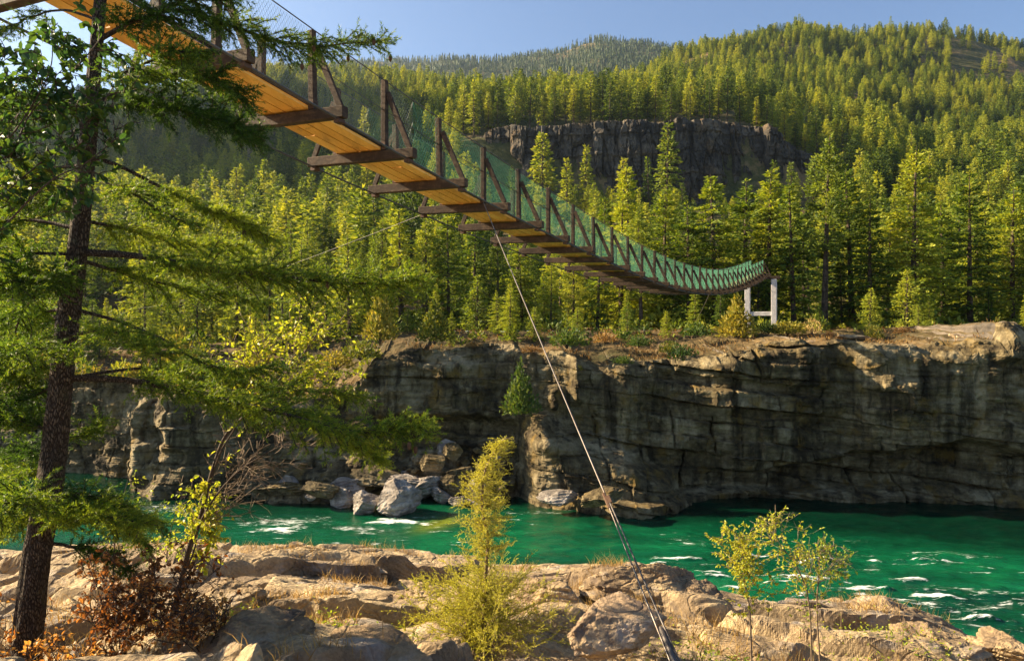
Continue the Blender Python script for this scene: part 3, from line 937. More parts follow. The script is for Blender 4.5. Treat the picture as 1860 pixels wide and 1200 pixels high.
# ------------------------------------------------------------------ conifers
M_BARK = rock_mat("conifer_bark", (0.03, 0.022, 0.016), (0.085, 0.060, 0.042), (0.17, 0.125, 0.09), (0.13, 0.08, 0.045), 5.0, 0.9, 0.4, 0.3)
M_FIR = foliage_mat("fir_needles", (0.040, 0.078, 0.010), (0.165, 0.235, 0.024), (0.35, 0.37, 0.034), 0.42, clump=0.5)
M_PINE = foliage_mat("pine_needles", (0.055, 0.085, 0.014), (0.195, 0.255, 0.03), (0.38, 0.395, 0.05), 0.42, clump=0.5)
M_FAR = foliage_mat("forest_needles", (0.036, 0.07, 0.012), (0.15, 0.20, 0.024), (0.31, 0.31, 0.035), 0.38, clump=0.05, tint=True)
M_HILLTREE = foliage_mat("slope_conifer_needles", (0.05, 0.085, 0.012), (0.175, 0.235, 0.025), (0.335, 0.345, 0.038), 0.40, clump=0.4, vary=0.8)

def leaf_quads(p, d, l, w, rng, flat=0.5, out=None, jit=0.55):
    """needle sprays: kite-shaped faces at p pointing along d"""
    d = norm(d)
    up = np.array((0, 0, 1.0)) * flat + rng.normal(0, jit, p.shape)
    if out is not None:
        up = up + out
    up = norm(up)
    s = norm(np.cross(d, up))
    l = l[:, None]; w = w[:, None]
    nrm = np.cross(s, d)
    V = np.stack([p, p + d * l * 0.5 + s * w * 0.5 - nrm * l * 0.06, p + d * l, p + d * l * 0.5 - s * w * 0.5 - nrm * l * 0.06], 1)
    return V.reshape(-1, 3), np.arange(len(p) * 4).reshape(-1, 4)

def conifer(seed, h, r, t0, dh, leaf, per_m, kind='fir', nb=(5, 8), gaps=0.12):
    """returns trunk and crown builders in tree space (base at the origin)"""
    rng = np.random.default_rng(seed)
    tr = MB()
    z = np.linspace(-0.6, h * 0.985, 16)
    bend = rng.normal(0, 0.010 * h, 2)
    path = np.stack([bend[0] * (z / h) ** 2, bend[1] * (z / h) ** 2, z], 1)
    r0 = 0.0135 * h + 0.04
    tr.add(*tube(path, r0 * (1 - np.clip(z / h, 0, 1)) ** 0.8 + 0.012, 7))
    pts, dirs, ls, ws, A, B, ra = [], [], [], [], [], [], []
    zz = t0 * h
    while zz < h * 0.985:
        tt = (zz - t0 * h) / (h - t0 * h)
        if kind == 'fir':
            prof = (1 - tt) ** 0.82 * min(1.0, 0.55 + 2.2 * tt)
        elif kind == 'pine':
            prof = (1 - tt ** 1.7) ** 0.8 * min(1.0, 0.45 + 2.0 * tt)
        else:
            prof = (1 - tt) ** 0.6 * min(1.0, 0.7 + 1.5 * tt)
        if kind != 'fir':
            prof *= min(1.0, (1 - tt) * 3.2 + 0.06)
        n = rng.integers(nb[0], nb[1] + 1)
        a0 = rng.uniform(0, 6.28)
        for k in range(n):
            if rng.random() < gaps:
                continue
            az = a0 + k * 6.283 / n + rng.normal(0, 0.25)
            L = r * prof * rng.uniform(0.5, 1.28) + 0.12
            el = (0.75 * tt - 0.28 if kind != 'pine' else 0.55 * tt - 0.05) + rng.normal(0, 0.12)
            d = np.array((math.cos(az) * math.cos(el), math.sin(az) * math.cos(el), math.sin(el)))
            base = np.array((bend[0] * (zz / h) ** 2, bend[1] * (zz / h) ** 2, zz + rng.uniform(-0.3, 0.3) * dh))
            droop = (0.12 if kind != 'pine' else -0.10) * L
            m = max(3, int(L * per_m))
            if kind == 'pine':
                s = 1 - rng.random(m) ** 1.2 * 0.62
            else:
                s = 1 - rng.random(m) ** 1.0 * 0.85
            pos = base + d * (s * L)[:, None]
            pos[:, 2] -= droop * s ** 2
            lat = norm(np.cross(d, (0, 0, 1.0)))
            spread = L * (0.30 if kind != 'pine' else 0.20) * (1.15 - s) + 0.05
            off = rng.normal(0, 1, m) * spread
            pos = pos + lat * off[:, None]
            pos[:, 2] += rng.normal(0, 0.09 if kind != 'pine' else 0.20, m) * (0.6 + 0.5 * L / max(r, 0.1))
            dd = d[None] * 0.9 + lat[None] * np.sign(off)[:, None] * rng.uniform(0.2, 1.2, m)[:, None] + rng.normal(0, 0.22 if kind != 'pine' else 0.55, (m, 3))
            dd[:, 2] -= 0.12 if kind != 'pine' else -0.25
            pts.append(pos); dirs.append(dd)
            ls.append(leaf * rng.uniform(0.6, 1.35, m)); ws.append(leaf * rng.uniform(0.28, 0.55, m))
            tip = base + d * L * 0.85; tip[2] -= droop * 0.72
            A.append(base); B.append(tip); ra.append(0.010 * L + 0.012)
        zz += dh * rng.uniform(0.6, 1.4) * (1 - 0.35 * tt)
    cr = MB()
    p = np.concatenate(pts)
    rad = p.copy(); rad[:, 2] = 0
    cr.add(*leaf_quads(p, np.concatenate(dirs), np.concatenate(ls), np.concatenate(ws), rng, 0.45, norm(rad) * 0.75, 0.36))
    tr.add(*sticks(np.array(A), np.array(B), np.array(ra), np.array(ra) * 0.3))
    # a few dead stubs on the bare lower trunk
    ns = int(6 + h * 0.5)
    zs = rng.uniform(0.08, max(t0, 0.1), ns) * h
    az = rng.uniform(0, 6.28, ns)
    Ls = rng.uniform(0.25, 1.0, ns) * r * 0.5
    a = np.stack([zs * 0, zs * 0, zs], 1)
    tr.add(*sticks(a, a + np.stack([np.cos(az) * Ls, np.sin(az) * Ls, -0.15 * Ls], 1), 0.022, 0.006))
    return tr, cr

PROTO = {}
def proto(key, kind_name, h, seed, mat, **kw):
    tr, cr = conifer(seed, h, **kw)
    PROTO[key] = (kind_name, h, tr.mesh('trunk', M_BARK), cr.mesh('crown', mat), cr)
for k in range(4):
    proto(f'fir{k}', 'fir_tree', 18.0, 20 + k, M_FIR, r=(3.7, 3.3, 4.1, 2.9)[k], t0=(0.07, 0.13, 0.05, 0.16)[k], dh=0.85, leaf=0.40, per_m=24.0, nb=(7, 9), gaps=0.2)
for k in range(2):
    proto(f'broad{k}', 'fir_tree', 17.0, 30 + k, M_FIR, r=(4.3, 3.8)[k], t0=(0.05, 0.09)[k], dh=0.85, leaf=0.42, per_m=23.0, kind='bush', nb=(6, 8), gaps=0.2)
for k in range(3):
    proto(f'pine{k}', 'pine_tree', 21.0, 40 + k, M_PINE, r=(3.1, 2.7, 3.4)[k], t0=(0.30, 0.40, 0.18)[k], dh=0.95, leaf=0.42, per_m=25.0, kind='pine', nb=(7, 9), gaps=0.2)
for k in range(2):
    proto(f'young{k}', 'young_fir', 6.0, 60 + k, M_FIR, r=1.7, t0=0.03, dh=0.30, leaf=0.26, per_m=15.0, kind='bush', nb=(6, 8), gaps=0.06)
for k in range(4):
    proto(f'hill{k}', ('fir_tree', 'pine_tree')[k % 2], 18.0, 80 + k, M_HILLTREE, r=(3.3, 3.0, 2.7, 3.6)[k], t0=(0.08, 0.22, 0.12, 0.2)[k], dh=0.9, leaf=0.85, per_m=6.5, nb=(6, 8), kind=('fir', 'pine', 'fir', 'fir')[k])

TREES = []
def plant(key, x, y, h, label, cat, group, z=None, rz=None, rng=random, wide=1.0):
    kn, ph, tm, cm, _ = PROTO[key]
    s = h / ph
    zz = float(far_z(x, y)) - 0.25 if z is None else z
    root = thing(kn, label, cat, (x, y, zz), group)
    root.rotation_euler = (rng.uniform(-0.03, 0.03), rng.uniform(-0.03, 0.03), rng.uniform(0, 6.28) if rz is None else rz)
    w = s * rng.uniform(0.88, 1.12) * wide
    root.scale = (w, w, s)
    for n, me in (('trunk', tm), ('crown', cm)):
        o = bpy.data.objects.new(n, me)
        COL.objects.link(o)
        o.parent = root
    TREES.append((x, y))
    return root

random.seed(11)
ORD = ('first second third fourth fifth sixth seventh eighth ninth tenth eleventh twelfth thirteenth fourteenth fifteenth sixteenth seventeenth eighteenth '
       'nineteenth twentieth twenty-first twenty-second twenty-third twenty-fourth twenty-fifth twenty-sixth twenty-seventh twenty-eighth twenty-ninth thirtieth '
       'thirty-first thirty-second thirty-third thirty-fourth thirty-fifth thirty-sixth thirty-seventh thirty-eighth thirty-ninth fortieth').split()

# the front row along the gorge edge: bearing px, top y, distance, kind
_front = [(430, 470, 70, 'fir1'), (490, 455, 73, 'pine1'), (545, 430, 70, 'broad1'), (592, 445, 75, 'pine0'), (640, 420, 71, 'broad0'), (690, 395, 73, 'pine2'), (728, 372, 70, 'fir1'), (775, 392, 72, 'pine0'),
          (815, 380, 70, 'fir0'), (862, 408, 74, 'broad0'), (905, 425, 70, 'pine1'), (948, 440, 73, 'fir2'), (1000, 470, 69, 'fir0'), (1042, 440, 73, 'pine2'), (1085, 420, 71, 'fir1'),
          (1128, 352, 74, 'broad0'), (1165, 375, 70, 'pine0'), (1205, 335, 75, 'fir0'), (1252, 360, 71, 'broad1'), (1300, 305, 72, 'broad0'), (1352, 318, 76, 'broad1'), (1395, 300, 74, 'fir1'),
          (1442, 322, 71, 'fir3'), (1497, 240, 70, 'pine1'), (1548, 300, 74, 'fir0'), (1580, 352, 69, 'fir3'), (1658, 256, 69, 'fir2'), (1612, 380, 75, 'pine0'), (1712, 360, 76, 'fir1'), (1762, 306, 70, 'fir0'),
          (1800, 365, 75, 'fir3'), (1838, 335, 72, 'broad1'), (1885, 350, 71, 'pine2'), (1930, 320, 74, 'fir0')]
_special = {1497: 'tall pine with a long bare trunk and clumpy crown, standing right of the bridge tower',
            1658: 'broad sunlit fir with layered limbs, tallest tree right of the bare-trunked pine',
            1762: 'wide sunlit fir standing directly above the pale rock outcrop on the far rim',
            1300: 'broad yellow-green fir rising just left of the concrete bridge tower',
            728: 'yellow-green fir whose top rises just under the bridge deck'}
_fl = sorted(q[0] for q in _front)
for px, ty, d, key in _front:
    x = (px - 930) / F * d
    zb = float(ground(x, d))
    h = H + (600 - ty) / F * d - zb
    lab = _special.get(px) or f"{ORD[_fl.index(px)]} tree from the left in the front row of {'pines' if 'pine' in key else 'firs'} and conifers along the gorge edge"
    lab = _special.get(px) or f"{'open clumpy pine' if 'pine' in key else 'layered green fir'}, {ORD[_fl.index(px)]} from the left in the row along the gorge rim"
    plant(key, x, d, h, lab, 'pine tree' if 'pine' in key else 'fir tree', 'conifers along the gorge rim', wide=1.28)

# the stand behind it
rngf = np.random.default_rng(77)
n = 0
while n < 74:
    d = math.sqrt(rngf.uniform(78 ** 2, 132 ** 2)); px = rngf.uniform(330, 1960)
    x = (px - 930) / F * d
    if all(math.hypot(x - a, d - b) > 3.6 for a, b in TREES):
        key = rngf.choice(['fir0', 'fir1', 'fir2', 'fir3', 'broad0', 'broad1', 'pine0', 'pine1', 'pine2'])
        h = rngf.uniform(11, 19) * (0.82 if px < 1100 else 1.0)
        plant(key, x, d, h, 'conifer far back in the stand behind the front row on the far bank', 'fir tree' if 'fir' in key else 'pine tree', 'conifers in the stand on the far bank')
        n += 1
# far bank under the left-hand hill
n = 0
while n < 16:
    d = rngf.uniform(70, 110); px = rngf.uniform(-60, 430)
    x = (px - 930) / F * d
    if all(math.hypot(x - a, d - b) > 3.6 for a, b in TREES):
        plant(rngf.choice(['fir0', 'fir1', 'fir2', 'pine0']), x, d, rngf.uniform(8, 14), 'conifer on the far bank seen through the near fir branches', 'fir tree', 'conifers seen through the near fir')
        n += 1
n = 0
while n < 44:
    d = rngf.uniform(64, 84); px = rngf.uniform(-40, 1060) if n < 34 else rngf.uniform(1060, 1900)
    x = (px - 930) / F * d
    if all(math.hypot(x - a, d - b) > 2.4 for a, b in TREES):
        plant(rngf.choice(['young0', 'young1', 'fir1', 'fir0']), x, d, rngf.uniform(3.5, 9.0), 'young fir filling the gaps between the taller trees on the far bank', 'young fir', 'young firs on the far bank')
        n += 1
n = 0
while n < 16:
    d = rngf.uniform(57.5, 65); px = rngf.uniform(700, 1330) if n < 11 else rngf.uniform(1440, 1880)
    x = (px - 930) / F * d
    if all(math.hypot(x - a, d - b) > 1.6 for a, b in TREES):
        plant(rngf.choice(['young0', 'young1', 'fir3', 'broad1']), x, d, rngf.uniform(1.6, 4.5), 'small young fir on the shelf just behind the far cliff edge', 'young fir', 'young firs on the cliff shelf')
        n += 1
def undergrowth():
    rng = np.random.default_rng(6)
    n = 1700
    y = np.sqrt(rng.uniform(57 ** 2, 128 ** 2, n)); px = rng.uniform(-80, 1950, n)
    ok = (y > 65) | (px < 700) | (rng.random(n) < 0.95)
    y, px = y[ok], px[ok]; n = len(y)
    x = (px - 930) / F * y
    z = far_z(x, y) - 0.1
    k = 44
    r = rng.uniform(0.5, 1.7, n) * np.where(y < 65, 0.62, 1)
    q = norm(rng.normal(0, 1, (n, k, 3))); q[..., 2] = np.abs(q[..., 2]) * rng.uniform(0.6, 1.5, (n, 1))
    p = np.stack([x, y, z], 1)[:, None] + q * r[:, None, None] * rng.uniform(0.5, 1.0, (n, k, 1))
    d = q + rng.normal(0, 0.4, q.shape)
    V, Fq = leaf_quads(p.reshape(-1, 3), d.reshape(-1, 3), np.repeat(r, k) * 0.45, np.repeat(r, k) * 0.24, rng, 0.4, q.reshape(-1, 3) * 0.6, 0.4)
    t = np.repeat(rng.random(n), k * 4)
    structure(MB().add(V, Fq).build('undergrowth', M_FAR, attrs={'tint': t}), 'stuff')
undergrowth()
# trees at the foot of the basalt cliff
_foot = [(905, 330, 262), (928, 300, 270), (985, 238, 268), (1030, 285, 250), (1062, 262, 262), (1078, 330, 240), (1132, 285, 255), (1180, 285, 258), (1212, 222, 266), (1240, 330, 245), (1290, 318, 262), (1405, 290, 250), (1440, 292, 262)]
for k, (px, ty, d) in enumerate(_foot):
    x = (px - 930) / F * d
    h = min(H + (600 - ty) / F * d - float(ground(x, d)), 34)
    key = ('hill0', 'hill2', 'hill3')[k % 3]
    plant(key, x, d, h, f"conifer standing before the dark basalt cliff face, {ORD[k]} from the left", 'fir tree', 'conifers at the foot of the basalt cliff')
# trees on its rim
_rim = np.linspace(842, 1490, 40) + rngf.uniform(-6, 6, 40)
_rimd = np.interp(_rim, [840, 900, 1330, 1480], [314, 312, 310, 312]) + rngf.uniform(0, 14, 40)
for k in range(40):
    px, d = float(_rim[k]), float(_rimd[k])
    x = (px - 930) / F * d
    h = rngf.uniform(15, 24) * (0.8 if px > 1350 else 1.0)
    plant(f'hill{rngf.integers(0, 4)}', x, d, h, f"conifer on the rim above the dark basalt cliff, {ORD[k]} from the left", 'pine tree', 'conifers on the rim of the basalt cliff', z=float(ground(x, d)) - 0.4 + 0.5)
# slopes to the left and right of the cliff: the nearest trees stand for themselves
def slope(nw, px0, px1, d0, d1, h0, h1, label, group, gap):
    k = tries = 0
    while k < nw and tries < 20000:
        tries += 1
        d = math.sqrt(rngf.uniform(d0 ** 2, d1 ** 2)); px = rngf.uniform(px0, px1)
        x = (px - 930) / F * d
        if all(math.hypot(x - a, d - b) > gap for a, b in TREES):
            plant(f'hill{rngf.integers(0, 4)}', x, d, rngf.uniform(h0, h1), label, 'fir tree', group)
            k += 1
slope(56, 380, 880, 150, 300, 15, 24, 'conifer on the shaded slope below and beyond the bridge deck', 'conifers on the slope beyond the bridge', 6.5)
slope(48, 1470, 1900, 150, 330, 15, 24, 'conifer on the sunny slope beside the end of the basalt cliff', 'conifers on the sunny slope', 6.5)

# everything farther off is one forest
def scatter(rng, px0, px1, d0, d1, n, reject=None):
    d = np.sqrt(rng.uniform(d0 ** 2, d1 ** 2, n)); px = rng.uniform(px0, px1, n)
    if reject is not None:
        keep = ~reject(px, d)
        d, px = d[keep], px[keep]
    return (px - 930) / F * d, d, px
TINT = []
def merge(mb, V, Fq, x, y, z, h, w, rng, ph):
    n, m = len(x), len(V)
    a = rng.uniform(0, 6.283, n)
    c, s = np.cos(a)[:, None], np.sin(a)[:, None]
    X = (c * V[None, :, 0] - s * V[None, :, 1]) * w[:, None] + x[:, None]
    Y = (s * V[None, :, 0] + c * V[None, :, 1]) * w[:, None] + y[:, None]
    Z = V[None, :, 2] * (h / ph)[:, None] + z[:, None]
    off = (np.arange(n) * m)[:, None, None]
    TINT.append(np.repeat((rng.random(n) * 0.75 + 0.25 * (0.5 + fbm(x / 35, y / 35, 4.0, 2))) * np.where(y > 1400, 0.35, 1.0) - np.where(y > 1400, 0.2, 0), m))
    mb.add(np.stack([X, Y, Z], -1).reshape(-1, 3), (Fq[None] + off).reshape(-1, Fq.shape[1]))

def lowtree(seed, tiers, seg, lv, leaf, r=3.1, h=18.0):
    """a distant conifer: ragged skirts of foliage around the stem, with loose sprays"""
    rng = np.random.default_rng(seed)
    Vs, Fs, n = [], [], 0
    for k in range(tiers):
        u0, u1 = k / tiers * 0.94, min((k + 1.25) / tiers, 1.0)
        z0, z1 = (0.07 + 0.93 * u0) * h, (0.07 + 0.93 * u1) * h
        R0 = 0.62 * r * (1 - u0) ** 0.8 * rng.uniform(0.8, 1.15) + 0.12
        a = (np.arange(seg) + rng.uniform(0, 1)) / seg * 6.283 + rng.normal(0, 0.12, seg)
        rr = R0 * np.where(np.arange(seg) % 2, 0.62, 1.0) * rng.uniform(0.75, 1.15, seg)
        low = np.stack([rr * np.cos(a), rr * np.sin(a), z0 + rng.uniform(-0.35, 0.35, seg) * h / tiers], 1)
        top = np.array([[0, 0, z1]])
        Vs += [low, top]
        i = np.arange(seg)
        Fs.append(np.stack([i, np.roll(i, -1), np.full(seg, seg)], 1) + n)
        n += seg + 1
    V, Ft = np.vstack(Vs), np.vstack(Fs)
    u = 1 - np.sqrt(rng.random(lv))
    z = (0.08 + 0.9 * u) * h
    rr = r * (1 - u) ** 0.8 * rng.uniform(0.55, 1.18, lv) + 0.1
    az = rng.uniform(0, 6.283, lv)
    p = np.stack([rr * np.cos(az), rr * np.sin(az), z], 1)
    d = np.stack([np.cos(az), np.sin(az), rng.normal(-0.1, 0.35, lv)], 1) + rng.normal(0, 0.3, (lv, 3))
    l = leaf * rng.uniform(0.7, 1.3, lv) * (0.5 + 0.5 * (1 - u))
    w = l * rng.uniform(0.4, 0.7, lv)
    rad = p.copy(); rad[:, 2] = 0
    V2, F2 = leaf_quads(p, d, l, w, rng, 0.4, norm(rad), 0.3)
    F2 = F2 + len(V)
    Ft = np.vstack([Ft, F2[:, [0, 1, 2]], F2[:, [0, 2, 3]]])
    Vo = np.vstack([V, V2]); Vo[:, :2] += np.outer(Vo[:, 2] / h, rng.normal(0, 0.25, 2))
    return Vo, Ft

def slope_forest(q):
    """the countless conifers of the middle slopes: one object that repeats the crowns of the planted ones"""
    me = bpy.data.meshes.new('slope_forest')
    me.vertices.add(len(q))
    me.vertices.foreach_set('co', q[:, :3].astype(np.float32).ravel())
    for nm, typ, val in (('size', 'FLOAT_VECTOR', np.stack([q[:, 3], q[:, 3], q[:, 4]], 1)), ('turn', 'FLOAT_VECTOR', np.stack([q[:, 6] * 0, q[:, 6] * 0, q[:, 6]], 1)), ('pick', 'INT', q[:, 5])):
        a = me.attributes.new(nm, typ, 'POINT')
        if typ == 'INT':
            a.data.foreach_set('value', val.astype(np.int32))
        else:
            a.data.foreach_set('vector', val.astype(np.float32).ravel())
    ob = bpy.data.objects.new('slope_forest', me)
    COL.objects.link(ob)
    g = bpy.data.node_groups.new('slope_forest', 'GeometryNodeTree')
    g.interface.new_socket('Geometry', in_out='INPUT', socket_type='NodeSocketGeometry')
    g.interface.new_socket('Geometry', in_out='OUTPUT', socket_type='NodeSocketGeometry')
    N = g.nodes.new
    gi, go = N('NodeGroupInput'), N('NodeGroupOutput')
    join = N('GeometryNodeJoinGeometry')
    for k in (3, 2, 1, 0):
        src = next(ob_ for ob_ in bpy.data.objects if ob_.data is PROTO[f'hill{k}'][3])
        info = N('GeometryNodeObjectInfo')
        info.transform_space = 'ORIGINAL'
        info.inputs['Object'].default_value = src
        info.inputs['As Instance'].default_value = True
        g.links.new(info.outputs['Geometry'], join.inputs[0])
    inst = N('GeometryNodeInstanceOnPoints')
    inst.inputs['Pick Instance'].default_value = True
    def attr(nm, typ):
        a = N('GeometryNodeInputNamedAttribute')
        a.data_type = typ
        a.inputs['Name'].default_value = nm
        return next(s_ for s_ in a.outputs if s_.enabled and s_.name == 'Attribute')
    g.links.new(gi.outputs[0], inst.inputs['Points'])
    g.links.new(join.outputs[0], inst.inputs['Instance'])
    g.links.new(attr('pick', 'INT'), inst.inputs['Instance Index'])
    e2r = N('FunctionNodeEulerToRotation')
    g.links.new(attr('turn', 'FLOAT_VECTOR'), e2r.inputs[0])
    g.links.new(e2r.outputs[0], inst.inputs['Rotation'])
    g.links.new(attr('size', 'FLOAT_VECTOR'), inst.inputs['Scale'])
    g.links.new(inst.outputs[0], go.inputs[0])
    md = ob.modifiers.new('forest', 'NODES')
    md.node_group = g
    structure(ob, 'stuff')

def build_forest():
    rng = np.random.default_rng(99)
    def reject(px, d):
        cliff = (px > 860) & (px < 1550) & (d > 276) & (d < 316)
        clear = (np.abs(px - 1800) < 75) & (d > 640) & (d < 790) & (rng.random(len(px)) < 0.9)
        clear |= (fbm(px / 60, d / 45, 3.0, 3) > 0.42) & (rng.random(len(px)) < 0.7)
        near = (d < 330) & (d > 290) & (px > 840) & (px < 1500)
        near |= (d < 290) & (d > 205) & (px > 880) & (px < 1480) & (rng.random(len(px)) < 0.72)
        return cliff | clear | near
    mb = MB()
    T = np.array(TREES)
    specs = [(128, 340, 2500, None), (340, 600, 6200, None), (600, 900, 10500, None), (900, 1450, 8000, [lowtree(s, 4, 5, 18, 2.0) for s in (10, 11, 13)])]
    near_pts = []
    for d0, d1, n, protos in specs:
        x, y, px = scatter(rng, -330 if d0 < 900 else 150, 2150 if d0 < 900 else 1250, d0, d1, n, reject)
        if d0 < 200:
            near = np.array([np.min(np.hypot(T[:, 0] - a, T[:, 1] - b)) for a, b in zip(x, y)])
            x, y = x[near > 3.5], y[near > 3.5]
        z = ground(x, y) - 0.3
        which = rng.integers(0, 3, len(x))
        h = rng.uniform(7, 22, len(x)) * np.where(rng.random(len(x)) < 0.12, 1.25, 1.0) * np.where(y > 340, 0.84, 1.0) * (1 + 0.25 * fbm(x / 40, y / 40, 2.0, 2))
        pxx = 930 + F * x / y
        h = np.where((pxx > 860) & (pxx < 1500) & (y < 300), h * 0.62, h)
        w = h / 18 * rng.uniform(0.8, 1.3, len(x))
        if protos is None:
            near_pts.append(np.stack([x, y, z, w, h / 18, rng.integers(0, 4, len(x)), rng.uniform(0, 6.283, len(x))], 1))
            continue
        for k in range(3):
            q = which == k
            merge(mb, protos[k][0], protos[k][1], x[q], y[q], z[q], h[q], w[q], rng, 18.0)
    x, y, px = scatter(rng, 200, 1500, 1450, 2150, 15000, lambda px, d: (np.hypot((px - 1035) / 45, (d - 1950) / 90) < 1) & (rng.random(len(px)) < 0.85))
    z = ground(x, y) - 0.5
    h = rng.uniform(12, 24, len(x)); w = h / 18 * rng.uniform(0.9, 1.4, len(x))
    pr = lowtree(12, 3, 6, 0, 3.0)
    merge(mb, pr[0], pr[1], x, y, z, h, w, rng, 18.0)
    structure(mb.build('distant_forest', M_FAR, attrs={'tint': np.concatenate(TINT)}), 'stuff')
    slope_forest(np.vstack(near_pts))
build_forest()

# ------------------------------------------------------------------ near plants
M_FIRNEAR = foliage_mat("near_fir_needles", (0.032, 0.075, 0.014), (0.095, 0.175, 0.022), (0.27, 0.33, 0.034), 0.5, 0.5, clump=1.6)
M_JUNIPER = foliage_mat("juniper_sprays", (0.24, 0.26, 0.035), (0.46, 0.46, 0.07), (0.64, 0.59, 0.12), 0.45, 0.6, clump=2.0)
M_LEAFGREEN = foliage_mat("broad_leaves", (0.035, 0.085, 0.03), (0.10, 0.17, 0.03), (0.36, 0.32, 0.03), 0.5, 0.4, clump=1.6)
M_LEAFYELLOW = foliage_mat("yellow_green_leaves", (0.16, 0.24, 0.03), (0.33, 0.40, 0.04), (0.50, 0.48, 0.06), 0.5, 0.45, clump=1.6)
M_LEAFRED = foliage_mat("autumn_leaves", (0.13, 0.062, 0.02), (0.33, 0.15, 0.04), (0.48, 0.32, 0.09), 0.4, 0.5, clump=3.0, warm=(1.3, 0.9, 0.5))
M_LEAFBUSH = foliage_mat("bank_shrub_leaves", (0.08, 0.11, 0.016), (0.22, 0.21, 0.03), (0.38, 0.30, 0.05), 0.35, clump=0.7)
M_LEAFDARK = foliage_mat("dark_shrub_leaves", (0.022, 0.05, 0.012), (0.055, 0.105, 0.02), (0.12, 0.16, 0.03), 0.35, clump=0.7)  # a darker green than the other bank shrubs
M_GRASS = foliage_mat("dry_grass_blades", (0.26, 0.16, 0.055), (0.44, 0.29, 0.10), (0.58, 0.42, 0.17), 0.3, 0.6, clump=1.0, warm=(1.15, 1.0, 0.6))
M_BRUSH = foliage_mat("rusty_brush", (0.09, 0.045, 0.018), (0.20, 0.11, 0.035), (0.40, 0.25, 0.08), 0.3, 0.6, clump=0.5, warm=(1.15, 1.0, 0.6))
def bark_mat():
    m = NT("near_fir_bark")
    v = m.coord('Object', (1.0, 1.0, 0.30), (0, 0.11, 0))
    vor = m.n('TexVoronoi', {'Vector': m.n('VectorMath', {0: v, 1: m.n('VectorMath', {0: m.n('TexNoise', {'Vector': v, 'Scale': 22.0, 'Detail': 3}).outputs[1], 'Scale': 0.02}, operation='SCALE').outputs[0]}, operation='ADD').outputs[0], 'Scale': 75.0}, feature='DISTANCE_TO_EDGE').outputs[0]
    plate = m.ramp(vor, [(0.0, 0.0), (0.22, 1.0)])
    n = m.noise(m.coord('Object'), 30.0, 6, 0.7)
    n2 = m.noise(m.coord('Object'), 5.0, 5, 0.65)
    col = m.ramp(m.math('ADD', m.math('MULTIPLY', plate, 0.5), m.math('MULTIPLY', n, 0.5)), [(0.15, (0.026, 0.019, 0.014)), (0.55, (0.085, 0.062, 0.045)), (0.9, (0.17, 0.13, 0.095))])
    col = m.mix(m.math('MULTIPLY', m.ramp(n2, [(0.55, 0.0), (0.7, 1.0)]), 0.5), col, (0.13, 0.125, 0.075))
    h = m.math('ADD', plate, m.math('MULTIPLY', n, 0.6))
    return m.done(m.bsdf(col, 0.9, m.bump(h, 1.0, 0.03), 0.15))
M_NEARBARK = bark_mat()

M_TWIG = plain("brown_twigs", (0.075, 0.05, 0.034), 0.8)
M_PALETWIG = plain("pale_dry_twigs", (0.22, 0.155, 0.10), 0.8)
M_CONE = plain("brown_cones", (0.10, 0.055, 0.03), 0.8)

def needles(p0, p1, per_m, l, w, rng, spread=0.9):
    p0, p1 = np.asarray(p0, float), np.asarray(p1, float)
    L = np.linalg.norm(p1 - p0, axis=1)
    n = rng.poisson(L * per_m)
    i = np.repeat(np.arange(len(L)), n)
    t = norm(p1 - p0)[i]
    p = p0[i] + (p1 - p0)[i] * rng.random(len(i))[:, None]
    r = rng.normal(0, 1, (len(i), 3))
    perp = norm(r - t * np.sum(r * t, 1, keepdims=True))
    d = norm(t * rng.uniform(0.45, 0.95, (len(i), 1)) + perp * spread * rng.uniform(0.5, 1.0, (len(i), 1)))
    s = norm(np.cross(d, rng.normal(0, 1, (len(i), 3))))
    ll = (l * rng.uniform(0.7, 1.2, len(i)))[:, None]
    V = np.stack([p - s * w / 2, p + s * w / 2, p + d * ll], 1)
    return V.reshape(-1, 3), np.arange(len(i) * 3).reshape(-1, 3)

def broad_leaves(p, d, l, w, rng, fold=0.25, sag=0.3):
    d = d.copy()
    d[:, 2] -= sag
    d = norm(d)
    up = norm(np.array((0, 0, 1.0)) + rng.normal(0, 0.5, p.shape))
    s = norm(np.cross(d, up))
    n = np.cross(s, d)
    l = l[:, None]; w = w[:, None] * 0.5
    c = lambda a, b, k: p + d * l * a + s * w * b + n * (abs(b) * fold * w - l * k)
    V = np.stack([p, c(0.3, -0.85, 0.0), c(0.62, -0.9, 0.04), p + d * l - n * l * 0.14, c(0.62, 0.9, 0.04), c(0.3, 0.85, 0.0)], 1)
    b = np.arange(len(p))[:, None] * 6
    return V.reshape(-1, 3), np.concatenate([b + np.array((0, 1, 2, 3)), b + np.array((0, 3, 4, 5))])

def poly(p, d, L, n, droop, wob, rng):
    """a curving twig"""
    pts = [np.asarray(p, float)]
    d = norm(np.asarray(d, float))
    for k in range(n):
        pts.append(pts[-1] + d * L / n)
        d = norm(d + np.array((0, 0, -droop)) / n + rng.normal(0, wob, 3))
    return np.array(pts)

def segs(polys):
    return np.concatenate([q[:-1] for q in polys]), np.concatenate([q[1:] for q in polys])

